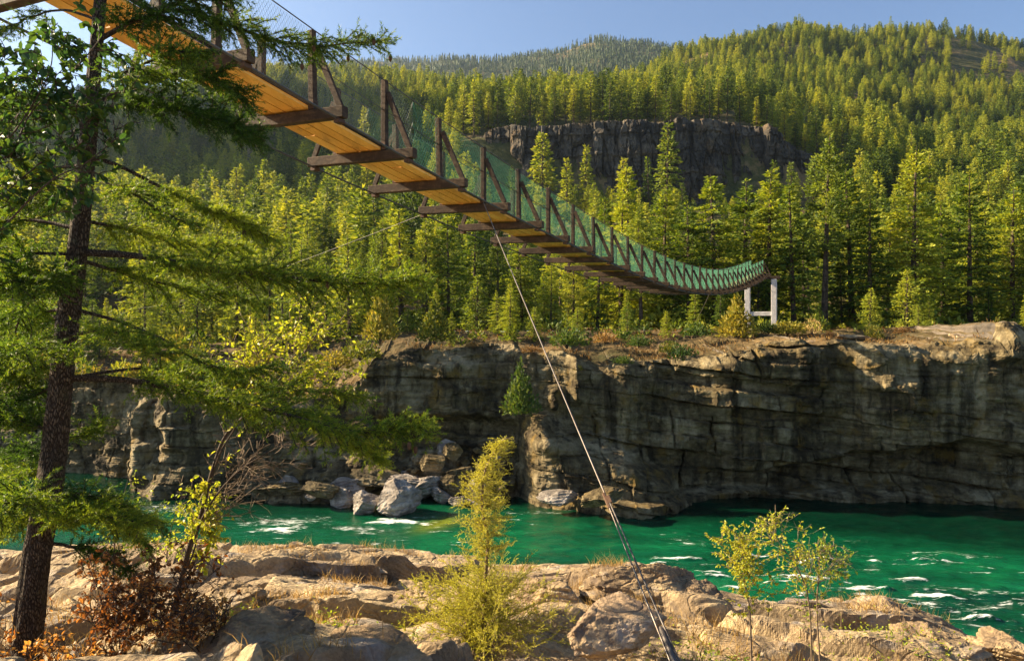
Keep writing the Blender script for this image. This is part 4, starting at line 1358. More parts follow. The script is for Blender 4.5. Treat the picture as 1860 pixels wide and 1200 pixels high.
def fir_limb(root, org, pts, r0, rng, n_sec, sec, start=0.1, dens=230, hang=0.12, tip=1.0, cones=0):
    path = smooth_path(pts, 22)
    path = path + fbm(np.arange(22)[:, None] * 0.45 + rng.uniform(0, 50), np.array([[0, 7, 13.0]]), 0.0, 2) * 0.025 * np.linspace(0, 1, 22)[:, None]
    mb = MB()
    mb.add(*tube(path, np.linspace(r0, 0.004, 22), 6))
    tang = norm(np.gradient(path, axis=0))
    polys, tert = [], []
    n_sec = int(n_sec * 1.5)
    for k in range(n_sec):
        s = start + (1 - start) * (k + rng.random()) / n_sec
        f = s * 21; i = min(int(f), 20); f -= i
        p = path[i] * (1 - f) + path[i + 1] * f
        t = tang[i]
        side = norm(np.cross(t, (0, 0, 1.0))) * (1 if k % 2 else -1)
        roll = rng.normal(0, 0.5)
        sd = side * math.cos(roll) + np.array((0, 0, 1.0)) * math.sin(roll)
        L = sec * (1.0 - 0.55 * s * tip) * rng.uniform(0.5, 1.2) * min(1.0, 0.45 + 2.2 * (s - start))
        q = poly(p, t * rng.uniform(0.5, 0.9) + sd * rng.uniform(0.6, 1.0), L, 5, hang * 3, 0.07, rng)
        polys.append(q)
        for m in range(int(3 + L * 15)):
            u = rng.uniform(0.1, 0.97) * 5
            j = min(int(u), 4)
            b = q[j] + (q[j + 1] - q[j]) * (u - j)
            tt = norm(q[j + 1] - q[j])
            ax = norm(np.cross(tt, rng.normal(0, 0.6, 3) + np.array((0, 0, 1.2)))) * (1 if m % 2 else -1)
            tert.append(poly(b, tt * 0.8 + ax * 0.8, rng.uniform(0.07, 0.20) * (1.15 - u / 7), 2, hang * 2, 0.08, rng))
    polys.append(path[int(21 * max(start, 0.5)):])
    A, B = segs(polys)
    mb.add(*sticks(A, B, 0.0042, 0.003))
    br = mb.build('branch', M_NEARBARK, root, org, True)
    A2, B2 = segs(tert)
    fo = MB()
    A3, B3 = np.concatenate([A, A2]), np.concatenate([B, B2])
    fo.add(*needles(A3, B3, dens, 0.032, 0.0064, rng))
    fo.build('foliage', M_FIRNEAR, br, org)
    for k in range(cones):
        q = polys[rng.integers(len(polys) // 2, len(polys) - 1)][-1]
        cm = MB()
        L = 0.06
        cm.add(*tube(np.array([[q[0], q[1], q[2] - L * u] for u in (0, 0.15, 0.45, 0.75, 1.0)]), np.array((0.004, 0.013, 0.017, 0.013, 0.004)), 7))
        cm.build('cone', M_CONE, br, org)

def build_near_fir():
    rng = np.random.default_rng(42)
    D = 5.6
    tp = [(44, 1240), (47, 1200), (68, 1000), (95, 852), (118, 626), (141, 452), (156, 301), (179, 38), (192, -110), (200, -230)]
    wd = [60, 58, 53, 50, 45, 39, 34, 24, 18, 10]
    pts = [P(x, y, D) for x, y in tp]
    pts[0] = pts[0] - np.array((0, 0, 0.25))
    org = tuple(pts[1])
    root = thing('fir_tree', 'tall leaning dark-barked fir close to the viewer, its long limbs reaching over the river', 'fir tree', org)
    mb = MB()
    path = smooth_path(pts, 120)
    rad = np.interp(np.linspace(0, 9, 120), np.arange(10), np.array(wd) * 0.86 / 2 / F * D)
    V, Fq = tube(path, rad, 28)
    c = np.repeat(path, 28, 0)
    dr = V - c
    a = np.arctan2(dr[:, 1], dr[:, 0])
    k = 1 + 0.10 * fbm(np.cos(a) * 3.0, np.sin(a) * 3.0, V[:, 2] * 3.2, 3, 0.6) + 0.07 * fbm(np.cos(a) * 7, np.sin(a) * 7, V[:, 2] * 9, 2)
    V = c + dr * k[:, None]
    mb.add(V, Fq)
    mb.build('trunk', M_NEARBARK, root, org)
    d0 = D
    L = lambda *q: [P(x, y, d0 + dd) for x, y, dd in q]
    limbs = [
        # right-hand limbs
        (L((185, 70, 0), (235, 42, -0.1), (290, 22, -0.2), (350, -6, -0.3), (430, -20, -0.3)), 0.020, 44, 0.50, 0.12, 0),
        (L((196, -70, 0), (290, -20, .1), (370, 30, .2), (440, 55, .3), (520, 76, .4), (600, 82, .45), (690, 72, .5)), 0.022, 62, 0.40, 0.22, 5),
        (L((172, 150, 0), (230, 130, -.3), (300, 100, -.5), (360, 92, -.6)), 0.014, 34, 0.36, 0.1, 0),
        (L((168, 205, 0), (250, 188, -.1), (330, 196, -.2), (400, 222, -.25), (450, 240, -.3)), 0.022, 62, 0.46, 0.15, 0),
        (L((168, 190, 0), (260, 150, .3), (340, 140, .5), (400, 150, .6), (450, 190, .65)), 0.018, 48, 0.42, 0.15, 0),
        (L((160, 282, 0), (225, 305, .1), (300, 345, .2), (370, 378, .25), (430, 398, .3), (492, 432, .3)), 0.018, 46, 0.30, 0.35, 2),
        (L((155, 330, 0), (210, 335, -.5), (270, 370, -.7), (330, 410, -.9)), 0.012, 24, 0.30, 0.2, 0),
        (L((148, 400, 0), (240, 418, .4), (340, 440, .7), (440, 448, .9)), 0.015, 40, 0.42, 0.12, 0),
        (L((140, 458, 0), (260, 466, -.1), (390, 488, -.2), (500, 500, -.2), (640, 512, -.2), (755, 512, -.2)), 0.030, 88, 0.48, 0.2, 2),
        (L((138, 470, 0), (240, 500, .5), (360, 530, .9), (480, 545, 1.1)), 0.016, 44, 0.44, 0.15, 0),
        (L((128, 560, 0), (220, 585, 0), (300, 617, 0), (360, 655, 0), (420, 668, 0), (500, 672, 0)), 0.016, 26, 0.26, 0.5, 0),
        (L((122, 610, 0), (190, 600, -.4), (250, 615, -.6), (300, 650, -.8)), 0.012, 26, 0.34, 0.2, 0),
        (L((112, 686, 0), (225, 690, 0), (320, 706, 0), (400, 724, 0), (490, 746, -.05), (600, 776, -.1), (690, 786, -.1), (758, 772, -.1)), 0.030, 96, 0.50, 0.16, 2),
        (L((112, 690, 0), (220, 672, .5), (330, 668, .8), (430, 690, 1.0), (560, 710, 1.2), (660, 720, 1.3)), 0.016, 60, 0.40, 0.25, 0),
        (L((470, 742, -.05), (560, 760, .15), (640, 800, .25), (690, 830, .3)), 0.012, 34, 0.34, 0.15, 0),
        (L((90, 960, 0), (130, 940, -.1), (190, 935, -.2), (260, 950, -.3)), 0.014, 48, 0.34, 0.1, 0),
        (L((84, 985, 0), (130, 992, .1), (180, 1004, .15), (228, 1034, .2)), 0.016, 22, 0.26, 0.3, 0),
        (L((88, 900, 0), (150, 900, .4), (220, 915, .6), (290, 955, .8)), 0.012, 44, 0.32, 0.1, 0),
        (L((100, 800, 0), (140, 790, .3), (175, 770, .4)), 0.009, 16, 0.24, 0.2, 0),
        # left-hand limbs
        (L((162, 195, 0), (90, 188, .2), (0, 195, .3), (-80, 210, .4)), 0.018, 44, 0.42, 0.15, 0),
        (L((140, 415, 0), (50, 399, .1), (-30, 405, .1), (-120, 420, .1)), 0.018, 44, 0.40, 0.3, 0),
        (L((132, 462, 0), (50, 460, -.3), (0, 482, -.5), (-60, 500, -.6)), 0.014, 36, 0.36, 0.2, 0),
        (L((122, 522, 0), (60, 540, .1), (28, 610, .2), (36, 710, .3)), 0.012, 36, 0.30, 0.15, 0),
        (L((125, 560, 0), (60, 570, .5), (-10, 580, .9), (-80, 600, 1.1)), 0.014, 44, 0.40, 0.15, 0),
        (L((108, 664, 0), (50, 668, .1), (-40, 682, .2)), 0.014, 40, 0.40, 0.15, 0),
        (L((100, 700, 0), (40, 730, .5), (-30, 760, .7)), 0.012, 36, 0.38, 0.1, 0),
        (L((92, 785, 0), (50, 765, 0), (-20, 748, 0)), 0.014, 34, 0.36, 0.2, 0),
        (L((86, 850, 0), (40, 860, .4), (-30, 890, .6)), 0.012, 36, 0.36, 0.1, 0),
        (L((78, 930, 0), (30, 940, .2), (-40, 980, .3)), 0.013, 36, 0.36, 0.1, 0),
        (L((150, 300, 0), (80, 310, .3), (10, 340, .5), (-60, 360, .6)), 0.014, 40, 0.40, 0.2, 0),
        (L((112, 640, 0), (60, 630, -.6), (0, 640, -1.0), (-60, 660, -1.2)), 0.012, 40, 0.42, 0.1, 0),
        (L((122, 590, 0), (70, 560, .9), (10, 545, 1.5), (-60, 560, 1.9)), 0.013, 44, 0.46, 0.1, 0),
        (L((95, 830, 0), (50, 820, .6), (0, 830, 1.1), (-60, 850, 1.4)), 0.012, 44, 0.46, 0.1, 0),
        (L((135, 500, 0), (80, 500, -.4), (20, 520, -.8)), 0.010, 34, 0.40, 0.1, 0),
        (L((82, 905, 0), (40, 900, -.4), (-10, 930, -.7)), 0.010, 36, 0.40, 0.1, 0),
        (L((148, 350, 0), (90, 360, .6), (20, 380, 1.0), (-50, 400, 1.3)), 0.013, 44, 0.46, 0.1, 0),
        (L((75, 960, 0), (120, 930, .5), (200, 940, .9), (260, 985, 1.1)), 0.012, 44, 0.38, 0.15, 0),
        (L((185, 40, 0), (120, 20, .2), (60, 30, .4), (0, 60, .5)), 0.012, 12, 0.26, 0.5, 0),
    ]
    for pts, r0, n, sec, st, co in limbs:
        fir_limb(root, org, pts, r0, rng, n, sec, st, cones=co)
build_near_fir()

# ------------------------------------------------------------------ broad-leaved plants
def wood_and_leaves(root, org, stems, twigs, leaf_at, leaf_mat, bark, ll, lw, rng, sag=0.3, tube_r=0.01, bare=None):
    """stems: list of (points, r0, r1); twigs: list of polylines; leaf_at: (points, directions)"""
    for pts, ra, rb in stems:
        q = smooth_path(pts, 26)
        mb = MB(); mb.add(*tube(q, np.linspace(ra, rb, 26), 7))
        mb.build('stem', bark, root, org, True)
    if twigs:
        A, B = segs(twigs)
        mb = MB(); mb.add(*sticks(A, B, tube_r * 0.35, tube_r * 0.22))
        mb.build('twigs', bare or bark, root, org, True)
    if leaf_at:
        p, d = leaf_at
        mb = MB()
        mb.add(*broad_leaves(p, d, ll * rng.uniform(0.6, 1.25, len(p)), lw * rng.uniform(0.7, 1.2, len(p)), rng, 0.25, sag))
        mb.build('leaves', leaf_mat, root, org)

def twig_tree(path, n, L, rng, start=0.2, up=0.3, sub=5, droop=0.1, ang=0.9, dirn=None):
    """side twigs with sub-twigs along a stem path"""
    path = smooth_path(path, 30)
    tang = norm(np.gradient(path, axis=0))
    out, subs = [], []
    for k in range(n):
        s = start + (1 - start) * rng.random()
        i = int(s * 29)
        r = rng.normal(0, 1, 3)
        if dirn is not None:
            r = r * 0.7 + np.asarray(dirn)
        perp = norm(r - tang[i] * np.dot(r, tang[i]))
        q = poly(path[i], tang[i] * 0.5 + perp * ang + np.array((0, 0, up)), L * rng.uniform(0.4, 1.15) * (1.15 - 0.6 * s), 6, droop, 0.14, rng)
        out.append(q)
        for m in range(sub):
            j = rng.integers(1, 6)
            r = rng.normal(0, 1, 3)
            t = norm(q[j + 0] - q[j - 1])
            perp = norm(r - t * np.dot(r, t))
            subs.append(poly(q[j], t * 0.7 + perp * 0.75, L * rng.uniform(0.15, 0.45), 4, droop, 0.16, rng))
    return out, subs

def leaves_on(polys, n, rng, from_=0.25):
    p, d = [], []
    for _ in range(n):
        q = polys[rng.integers(len(polys))]
        u = rng.uniform(from_, 1.0) * (len(q) - 1)
        j = min(int(u), len(q) - 2)
        p.append(q[j] + (q[j + 1] - q[j]) * (u - j))
        d.append(norm(q[j + 1] - q[j]) * 0.6 + rng.normal(0, 0.6, 3))
    return np.array(p), np.array(d)

def build_leafy():
    rng = np.random.default_rng(8)
    # the big-leaved shrub in front of the trunk
    D = 4.5
    base = np.array((-3.55, 4.6, float(near_z(-3.55, 4.6)) - 0.1))
    org = tuple(base)
    root = thing('leafy_shrub', 'large-leaved green and yellow shrub overlapping the upper trunk of the near fir', 'shrub', org)
    stems = []
    tw, sb = [], []
    for tops in ([(-120, 500, 0), (-40, 330, 0), (40, 220, 0), (90, 130, 0), (95, 55, 0)], [(-130, 520, .1), (-20, 380, .1), (80, 290, 0), (160, 220, 0), (205, 160, 0)], [(-140, 480, .3), (-70, 300, .2), (-20, 180, .2), (10, 90, .2)],
                 [(-120, 560, -.1), (0, 420, -.1), (90, 330, -.1), (150, 300, 0), (215, 250, 0)], [(-60, 400, .1), (20, 280, .1), (60, 200, .15), (150, 110, .1), (190, 60, .1)], [(-90, 400, .2), (-10, 260, .3), (70, 170, .3), (120, 120, .3)]):
        pts = [base] + [P(x, y, D + dd) for x, y, dd in tops]
        stems.append((pts, 0.008, 0.0025))
        a, b = twig_tree(pts, 22, 0.36, rng, 0.3, 0.2, 3, 0.15)
        tw += a; sb += b
    wood_and_leaves(root, org, stems, tw + sb, leaves_on(tw + sb, 2200, rng), M_LEAFGREEN, M_TWIG, 0.062, 0.038, rng, 0.45)

    # the sapling with a dark stem, bare twigs and yellow leaves
    D = 7.0
    b0 = P(308, 1112, D); org = tuple(b0)
    root = thing('sapling', 'slender dark-stemmed sapling with bare side twigs and bright yellow-green leaves, beside the red shrubs', 'sapling', org)
    main = [b0 - np.array((0, 0, 0.15))] + [P(x, y, D + dd) for x, y, dd in ((341, 1004, 0), (362, 948, 0), (377, 887, 0), (392, 835, 0), (411, 789, .05), (452, 748, .1), (505, 692, .15), (550, 645, .2), (585, 590, .2))]
    second = [P(362, 948, D), P(380, 885, D + .02), P(400, 822, D - .05), P(425, 780, D - .1), P(432, 755, D - .1), P(450, 700, D - 0.1), P(470, 640, D - .1)]
    right = [P(345, 995, D), P(368, 940, D - .05), P(400, 890, D - .1), (P(440, 850, D - .15)), P(490, 820, D - .2), P(530, 800, D - .2)]
    third = [P(330, 1050, D), P(352, 1000, D + .1), P(360, 960, D + .15), P(372, 930, D + .2)]
    bare_t, bare_s = twig_tree(right, 30, 0.60, rng, 0.15, 0.25, 6, 0.1, 0.8, (0.9, 0, 0.3))
    b2, b2s = twig_tree(main[2:6], 8, 0.35, rng, 0.1, 0.25, 3, 0.1, 0.8, (-0.5, 0, 0.3))
    t1, s1 = twig_tree(main[-4:], 40, 0.75, rng, 0.1, 0.3, 4, 0.15, 0.9)
    t2, s2 = twig_tree(second[-3:], 20, 0.55, rng, 0.1, 0.3, 4, 0.15, 0.9)
    t3, s3 = twig_tree(third, 20, 0.38, rng, 0.1, 0.1, 4, 0.2, 1.0)
    lo1, lo2 = twig_tree(main[1:4], 16, 0.45, rng, 0.1, 0.05, 4, 0.25, 1.1)
    A = [leaves_on(t1 + s1, 1700, rng), leaves_on(t2 + s2, 420, rng), leaves_on(t3 + s3, 800, rng), leaves_on(lo1 + lo2, 500, rng), leaves_on(b2 + b2s, 26, rng)]
    la = (np.concatenate([a[0] for a in A]), np.concatenate([a[1] for a in A]))
    wood_and_leaves(root, org, [(main, 0.030, 0.005), (second, 0.012, 0.003), (right, 0.012, 0.003), (third, 0.012, 0.003)], bare_t + bare_s + b2 + b2s + t1 + s1 + t2 + s2 + t3 + s3 + lo1 + lo2, la, M_LEAFYELLOW, M_TWIG, 0.046, 0.033, rng, 0.25, 0.011, M_PALETWIG)

    # a low green shoot beyond it
    for px, py, top, dd, lab, nl in ((205, 985, 860, 9.5, 'small leafy green shoot standing behind the low fir limb near the river', 240), (300, 985, 900, 10.5, 'small yellow-green shoot at the rock edge left of the sapling', 160)):
        b = P(px, py, dd); b[2] = float(near_z(b[0], b[1])); org = tuple(b)
        root = thing('leafy_shoot', lab, 'shrub', org)
        pts = [b, (b + P(px + 15, top, dd)) / 2, P(px + 30, top, dd)]
        t, s = twig_tree(pts, 16, 0.55, rng, 0.15, 0.3, 4)
        wood_and_leaves(root, org, [(pts, 0.012, 0.003)], t + s, leaves_on(t + s, nl, rng), M_LEAFYELLOW, M_TWIG, 0.05, 0.032, rng)

    # rusty autumn shrubs at the foot of the fir
    for px, dd, hh, n, lab in ((120, 5.0, 0.75, 900, 'rust-red autumn shrub pressed against the base of the leaning fir'), (215, 5.3, 0.85, 1000, 'tallest rust-red autumn shrub in the clump, next to the fir base'),
                               (300, 5.7, 0.80, 900, 'orange-brown autumn shrub growing around the foot of the sapling'), (365, 5.2, 0.5, 500, 'low rusty shrub beside the grey dappled boulder'), (25, 5.6, 0.8, 500, 'rusty shrub on the far left behind the fir base'),
                               (170, 6.8, 0.8, 700, 'paler orange shrub behind the red ones near the fir')):
        x = (px - 930) / F * dd
        b = np.array((x, dd, float(near_z(x, dd)) - 0.05)); org = tuple(b)
        root = thing('autumn_shrub', lab, 'shrub', org, 'rusty shrubs under the fir')
        tw, sb = [], []
        for k in range(9):
            q = poly(b, (rng.normal(0, 0.45), rng.normal(0, 0.4), 1.0), hh * rng.uniform(0.7, 1.1), 6, 0.1, 0.12, rng)
            tw.append(q)
            a, c = twig_tree(q, 9, 0.26, rng, 0.25, 0.25, 3, 0.15)
            sb += a + c
        wood_and_leaves(root, org, [], tw + sb, leaves_on(tw + sb, n, rng), M_LEAFRED, M_TWIG, 0.042, 0.028, rng, 0.2, 0.010)

    # thin saplings on the right
    for k, (base_px, dd, tops, n, lab) in enumerate((
            (1476, 6.6, [(1470, 1100), (1448, 1030), (1415, 985), (1408, 962)], 650, 'thin sapling with the highest yellowing tuft, growing from the rocks before the rapids'),
            (1492, 6.8, [(1484, 1110), (1488, 1040), (1492, 1000), (1520, 1018)], 520, 'thin twin-stemmed sapling leaning right before the rapids'),
            (1366, 6.3, [(1362, 1110), (1352, 1060), (1350, 1020), (1345, 995)], 1500, 'bushier yellow sapling left of the two thin ones before the rapids'))):
        x = (base_px - 930) / F * dd
        b = np.array((x, dd, float(near_z(x, dd)) - 0.05)); org = tuple(b)
        root = thing('sapling', lab, 'sapling', org)
        pts = [b] + [P(px, py, dd) for px, py in tops]
        t, s = twig_tree(pts, 36, 0.42, rng, 0.2 if n > 500 else 0.36, 0.35, 4, 0.1, 0.8)
        wood_and_leaves(root, org, [(pts, 0.009, 0.002)], t + s, leaves_on(t + s, n, rng), M_LEAFYELLOW, M_PALETWIG, 0.034, 0.020, rng, 0.2, 0.007)
    # a bare dead stalk at the right
    for px, py, top, dd, lab in ((1640, 1150, 1100, 7.5, 'bare dry forked stalk on the rock edge by the rapids'), (1528, 1130, 1098, 8.0, 'short dry stalk left of the forked one on the rock edge')):
        x = (px - 930) / F * dd
        b = np.array((x, dd, float(near_z(x, dd)) - 0.03)); org = tuple(b)
        root = thing('dry_stalk', lab, 'dead stalk', org)
        pts = [b, (b + P(px, top, dd)) / 2, P(px + 3, top, dd)]
        t, s = twig_tree(pts, 8, 0.14, rng, 0.3, 0.5, 2, 0.0, 0.5)
        wood_and_leaves(root, org, [(pts, 0.005, 0.002)], t + s, None, None, M_PALETWIG, 0, 0, rng, 0, 0.006)
build_leafy()

def build_juniper():
    rng = np.random.default_rng(31)
    D = 7.3
    x0 = (878 - 930) / F * D
    b = np.array((x0, D, float(near_z(x0, D)) - 0.05)); org = tuple(b)
    root = thing('juniper', 'slim yellow-green juniper with a nodding tip and wide bushy skirt, centre of the rock ledge', 'juniper', org)
    st = [b] + [P(x, y, D) for x, y in ((882, 1050), (886, 980), (876, 920), (880, 860), (897, 822), (915, 798), (935, 796))]
    path = smooth_path(st, 60)
    mb = MB(); mb.add(*tube(path, np.linspace(0.022, 0.003, 60), 8)); mb.build('trunk', M_PALETWIG, root, org, True)
    tang = norm(np.gradient(path, axis=0))
    main, fine = [], []
    ypix = 600 - (path[:, 2] - H) / path[:, 1] * F
    for k in range(640):
        y = rng.uniform(795, 1200) if k < 470 else 1050 + 160 * rng.random() ** 0.8
        i = int(np.argmin(np.abs(ypix - y)))
        if 1022 < y < 1058 and rng.random() < 0.8:
            continue
        L = float(np.interp(y, [790, 830, 900, 960, 1010, 1040, 1090, 1150, 1200], [0.10, 0.17, 0.24, 0.30, 0.24, 0.36, 0.62, 0.85, 0.8])) * rng.uniform(0.3, 1.15)
        az = rng.uniform(0, 6.283)
        up = float(np.interp(y, [800, 1000, 1100, 1200], [0.15, 0.25, 0.35, 0.25]))
        if y < 850:
            up = -0.25
        q = poly(path[i], (math.cos(az), math.sin(az), up + rng.normal(0, 0.25)), L, 6, 0.05, 0.12, rng)
        main.append(q)
        for m in range(int(5 + L * 22)):
            j = rng.integers(1, 7)
            t = norm(q[j] - q[j - 1])
            fine.append(poly(q[j], t * 0.8 + rng.normal(0, 0.5, 3) + np.array((0, 0, 0.2)), rng.uniform(0.04, 0.13) * (0.7 + 0.5 * L), 3, 0.05, 0.16, rng))
    A, B = segs(main); A2, B2 = segs(fine)
    mb = MB(); mb.add(*sticks(A, B, 0.0024, 0.0014)); mb.add(*sticks(A2, B2, 0.0009, 0.0006)); mb.build('branches', M_PALETWIG, root, org, True)
    mb = MB()
    mb.add(*needles(np.concatenate([A[len(A) // 9:], A2]), np.concatenate([B[len(A) // 9:], B2]), 230, 0.016, 0.0052, rng, 0.6))
    mb.build('foliage', M_JUNIPER, root, org)
build_juniper()

# ------------------------------------------------------------------ grass and low growth on the ledge
def build_grass():
    rng = np.random.default_rng(4)
    n = 70000
    Y = np.sqrt(rng.uniform(3.2 ** 2, 13 ** 2, n)); px = rng.uniform(-40, 1950, n)
    X = (px - 930) / F * Y
    mask = fbm(X / 1.1, Y / 0.8, 12.0, 3) + 0.25 * fbm(X / 0.25, Y / 0.25, 3.0, 2)
    hot = np.zeros(n)
    for cx, cy, s, d in ((1150, 1100, 60, 8), (1080, 1080, 70, 9), (560, 1090, 120, 7.5), (480, 1130, 90, 6.4), (1330, 1120, 80, 8), (1420, 1150, 120, 6.8), (1600, 1180, 150, 6.8), (250, 1080, 150, 7.2), (680, 1030, 70, 11)):
        hot = np.maximum(hot, 0.55 * np.exp(-((px - cx) / s) ** 2 - ((Y - d) / 1.1) ** 2))
    keep = (mask + hot > 0.30) & (rng.random(n) < 0.75)
    X, Y = X[keep], Y[keep]
    p = np.stack([X, Y, near_z(X, Y) - 0.01], 1)
    m = len(p)
    h = rng.uniform(0.05, 0.22, m) * (1 + 0.5 * fbm(X / 0.6, Y / 0.6, 1.0, 2))
    az = rng.uniform(0, 6.283, m)
    lean = rng.uniform(0.1, 0.75, m)
    d = np.stack([np.cos(az) * lean, np.sin(az) * lean, np.ones(m)], 1)
    w = rng.uniform(0.002, 0.0042, m)[:, None]
    s = norm(np.cross(d, rng.normal(0, 1, (m, 3))))
    mid = p + norm(d) * (h * 0.55)[:, None]
    d2 = d.copy(); d2[:, 2] -= 0.55
    tip = mid + norm(d2) * (h * 0.5)[:, None]
    V = np.stack([p - s * w, p + s * w, mid + s * w * 0.7, mid - s * w * 0.7, tip], 1)
    b = np.arange(m)[:, None] * 5
    o = MB().add(V.reshape(-1, 3), b + np.array((0, 1, 2, 3)), b + np.array((3, 2, 4))).build('dry_grass', M_GRASS)
    structure(o, 'stuff')
    # low green plants in the hollows
    P_, D_ = [], []
    for cx, cd, sx, sy, k in ((480, 6.3, 0.35, 0.25, 420), (560, 6.6, 0.3, 0.2, 200), (690, 6.2, 0.25, 0.12, 420), (1290, 6.6, 0.28, 0.5, 520), (1240, 5.6, 0.25, 0.2, 300), (1600, 7.6, 0.5, 0.4, 420), (1680, 7.0, 0.4, 0.4, 260), (420, 7.2, 0.5, 0.3, 240), (1180, 5.2, 0.25, 0.15, 180)):
        x = (cx - 930) / F * cd + rng.normal(0, sx, k); y = cd + rng.normal(0, sy, k)
        z = near_z(x, y) + np.abs(rng.normal(0, 0.06, k))
        P_.append(np.stack([x, y, z], 1)); D_.append(np.stack([rng.normal(0, 1, k), rng.normal(0, 1, k), rng.uniform(0.2, 1.2, k)], 1))
    p, d = np.concatenate(P_), np.concatenate(D_)
    o = MB().add(*broad_leaves(p, d, rng.uniform(0.02, 0.055, len(p)), rng.uniform(0.010, 0.022, len(p)), rng)).build('ground_cover', M_LEAFYELLOW)
    structure(o, 'stuff')
build_grass()

# ------------------------------------------------------------------ boulders
def boulder(name, label, cat, c, r, seed, mat, group=None, rough=0.22, flat=0.0, sub=5, rz=0.0, strata=0.0, tilt=(0, 0)):
    bm = bmesh.new()
    bmesh.ops.create_icosphere(bm, subdivisions=sub, radius=1.0)
    V = np.array([v.co[:] for v in bm.verts])
    Fq = np.array([[v.index for v in f.verts] for f in bm.faces])
    bm.free()
    rng = np.random.default_rng(seed)
    o = rng.uniform(0, 40, 3)
    # cut by random planes for facets
    for k in range(20):
        n = norm(rng.normal(0, 1, 3)); lim = rng.uniform(0.48, 0.84)
        ex = np.maximum(V @ n - lim, 0)
        V = V - ex[:, None] * n * 0.96
    k = 1 + rough * (fbm(V[:, 0] * 1.3 + o[0], V[:, 1] * 1.3 + o[1], V[:, 2] * 1.3 + o[2], 4) * 0.55) + 0.025 * fbm(V[:, 0] * 17 + o[1], V[:, 1] * 17, V[:, 2] * 17, 3, 0.7) + 0.08 * fbm(V[:, 0] * 6 + o[0], V[:, 1] * 6, V[:, 2] * 6, 3, 0.65)
    V = V * k[:, None]
    if strata:
        L = V[:, 2] * 4 + 0.8 * fbm(V[:, 0] * 1.5, V[:, 1] * 1.5, o[0], 2)
        V[:, :2] *= (1 + strata * (smooth(0, 0.7, L - np.floor(L)) - 0.5))[:, None]
    if flat:
        V[:, 2] = np.where(V[:, 2] > 1 - flat, 1 - flat + (V[:, 2] - (1 - flat)) * 0.15, V[:, 2])
    V = V * np.array(r)
    ca, sa = math.cos(rz), math.sin(rz)
    V = np.stack([V[:, 0], V[:, 1] * math.cos(tilt[0]) - V[:, 2] * math.sin(tilt[0]), V[:, 1] * math.sin(tilt[0]) + V[:, 2] * math.cos(tilt[0])], 1)
    V = np.stack([V[:, 0] * math.cos(tilt[1]) + V[:, 2] * math.sin(tilt[1]), V[:, 1], -V[:, 0] * math.sin(tilt[1]) + V[:, 2] * math.cos(tilt[1])], 1)
    V = np.stack([V[:, 0] * ca - V[:, 1] * sa, V[:, 0] * sa + V[:, 1] * ca, V[:, 2]], 1)
    mb = MB(); mb.add(V + np.array(c), Fq)
    ob = mb.build(name, mat, None, tuple(c))
    return tag(ob, label, cat, group)

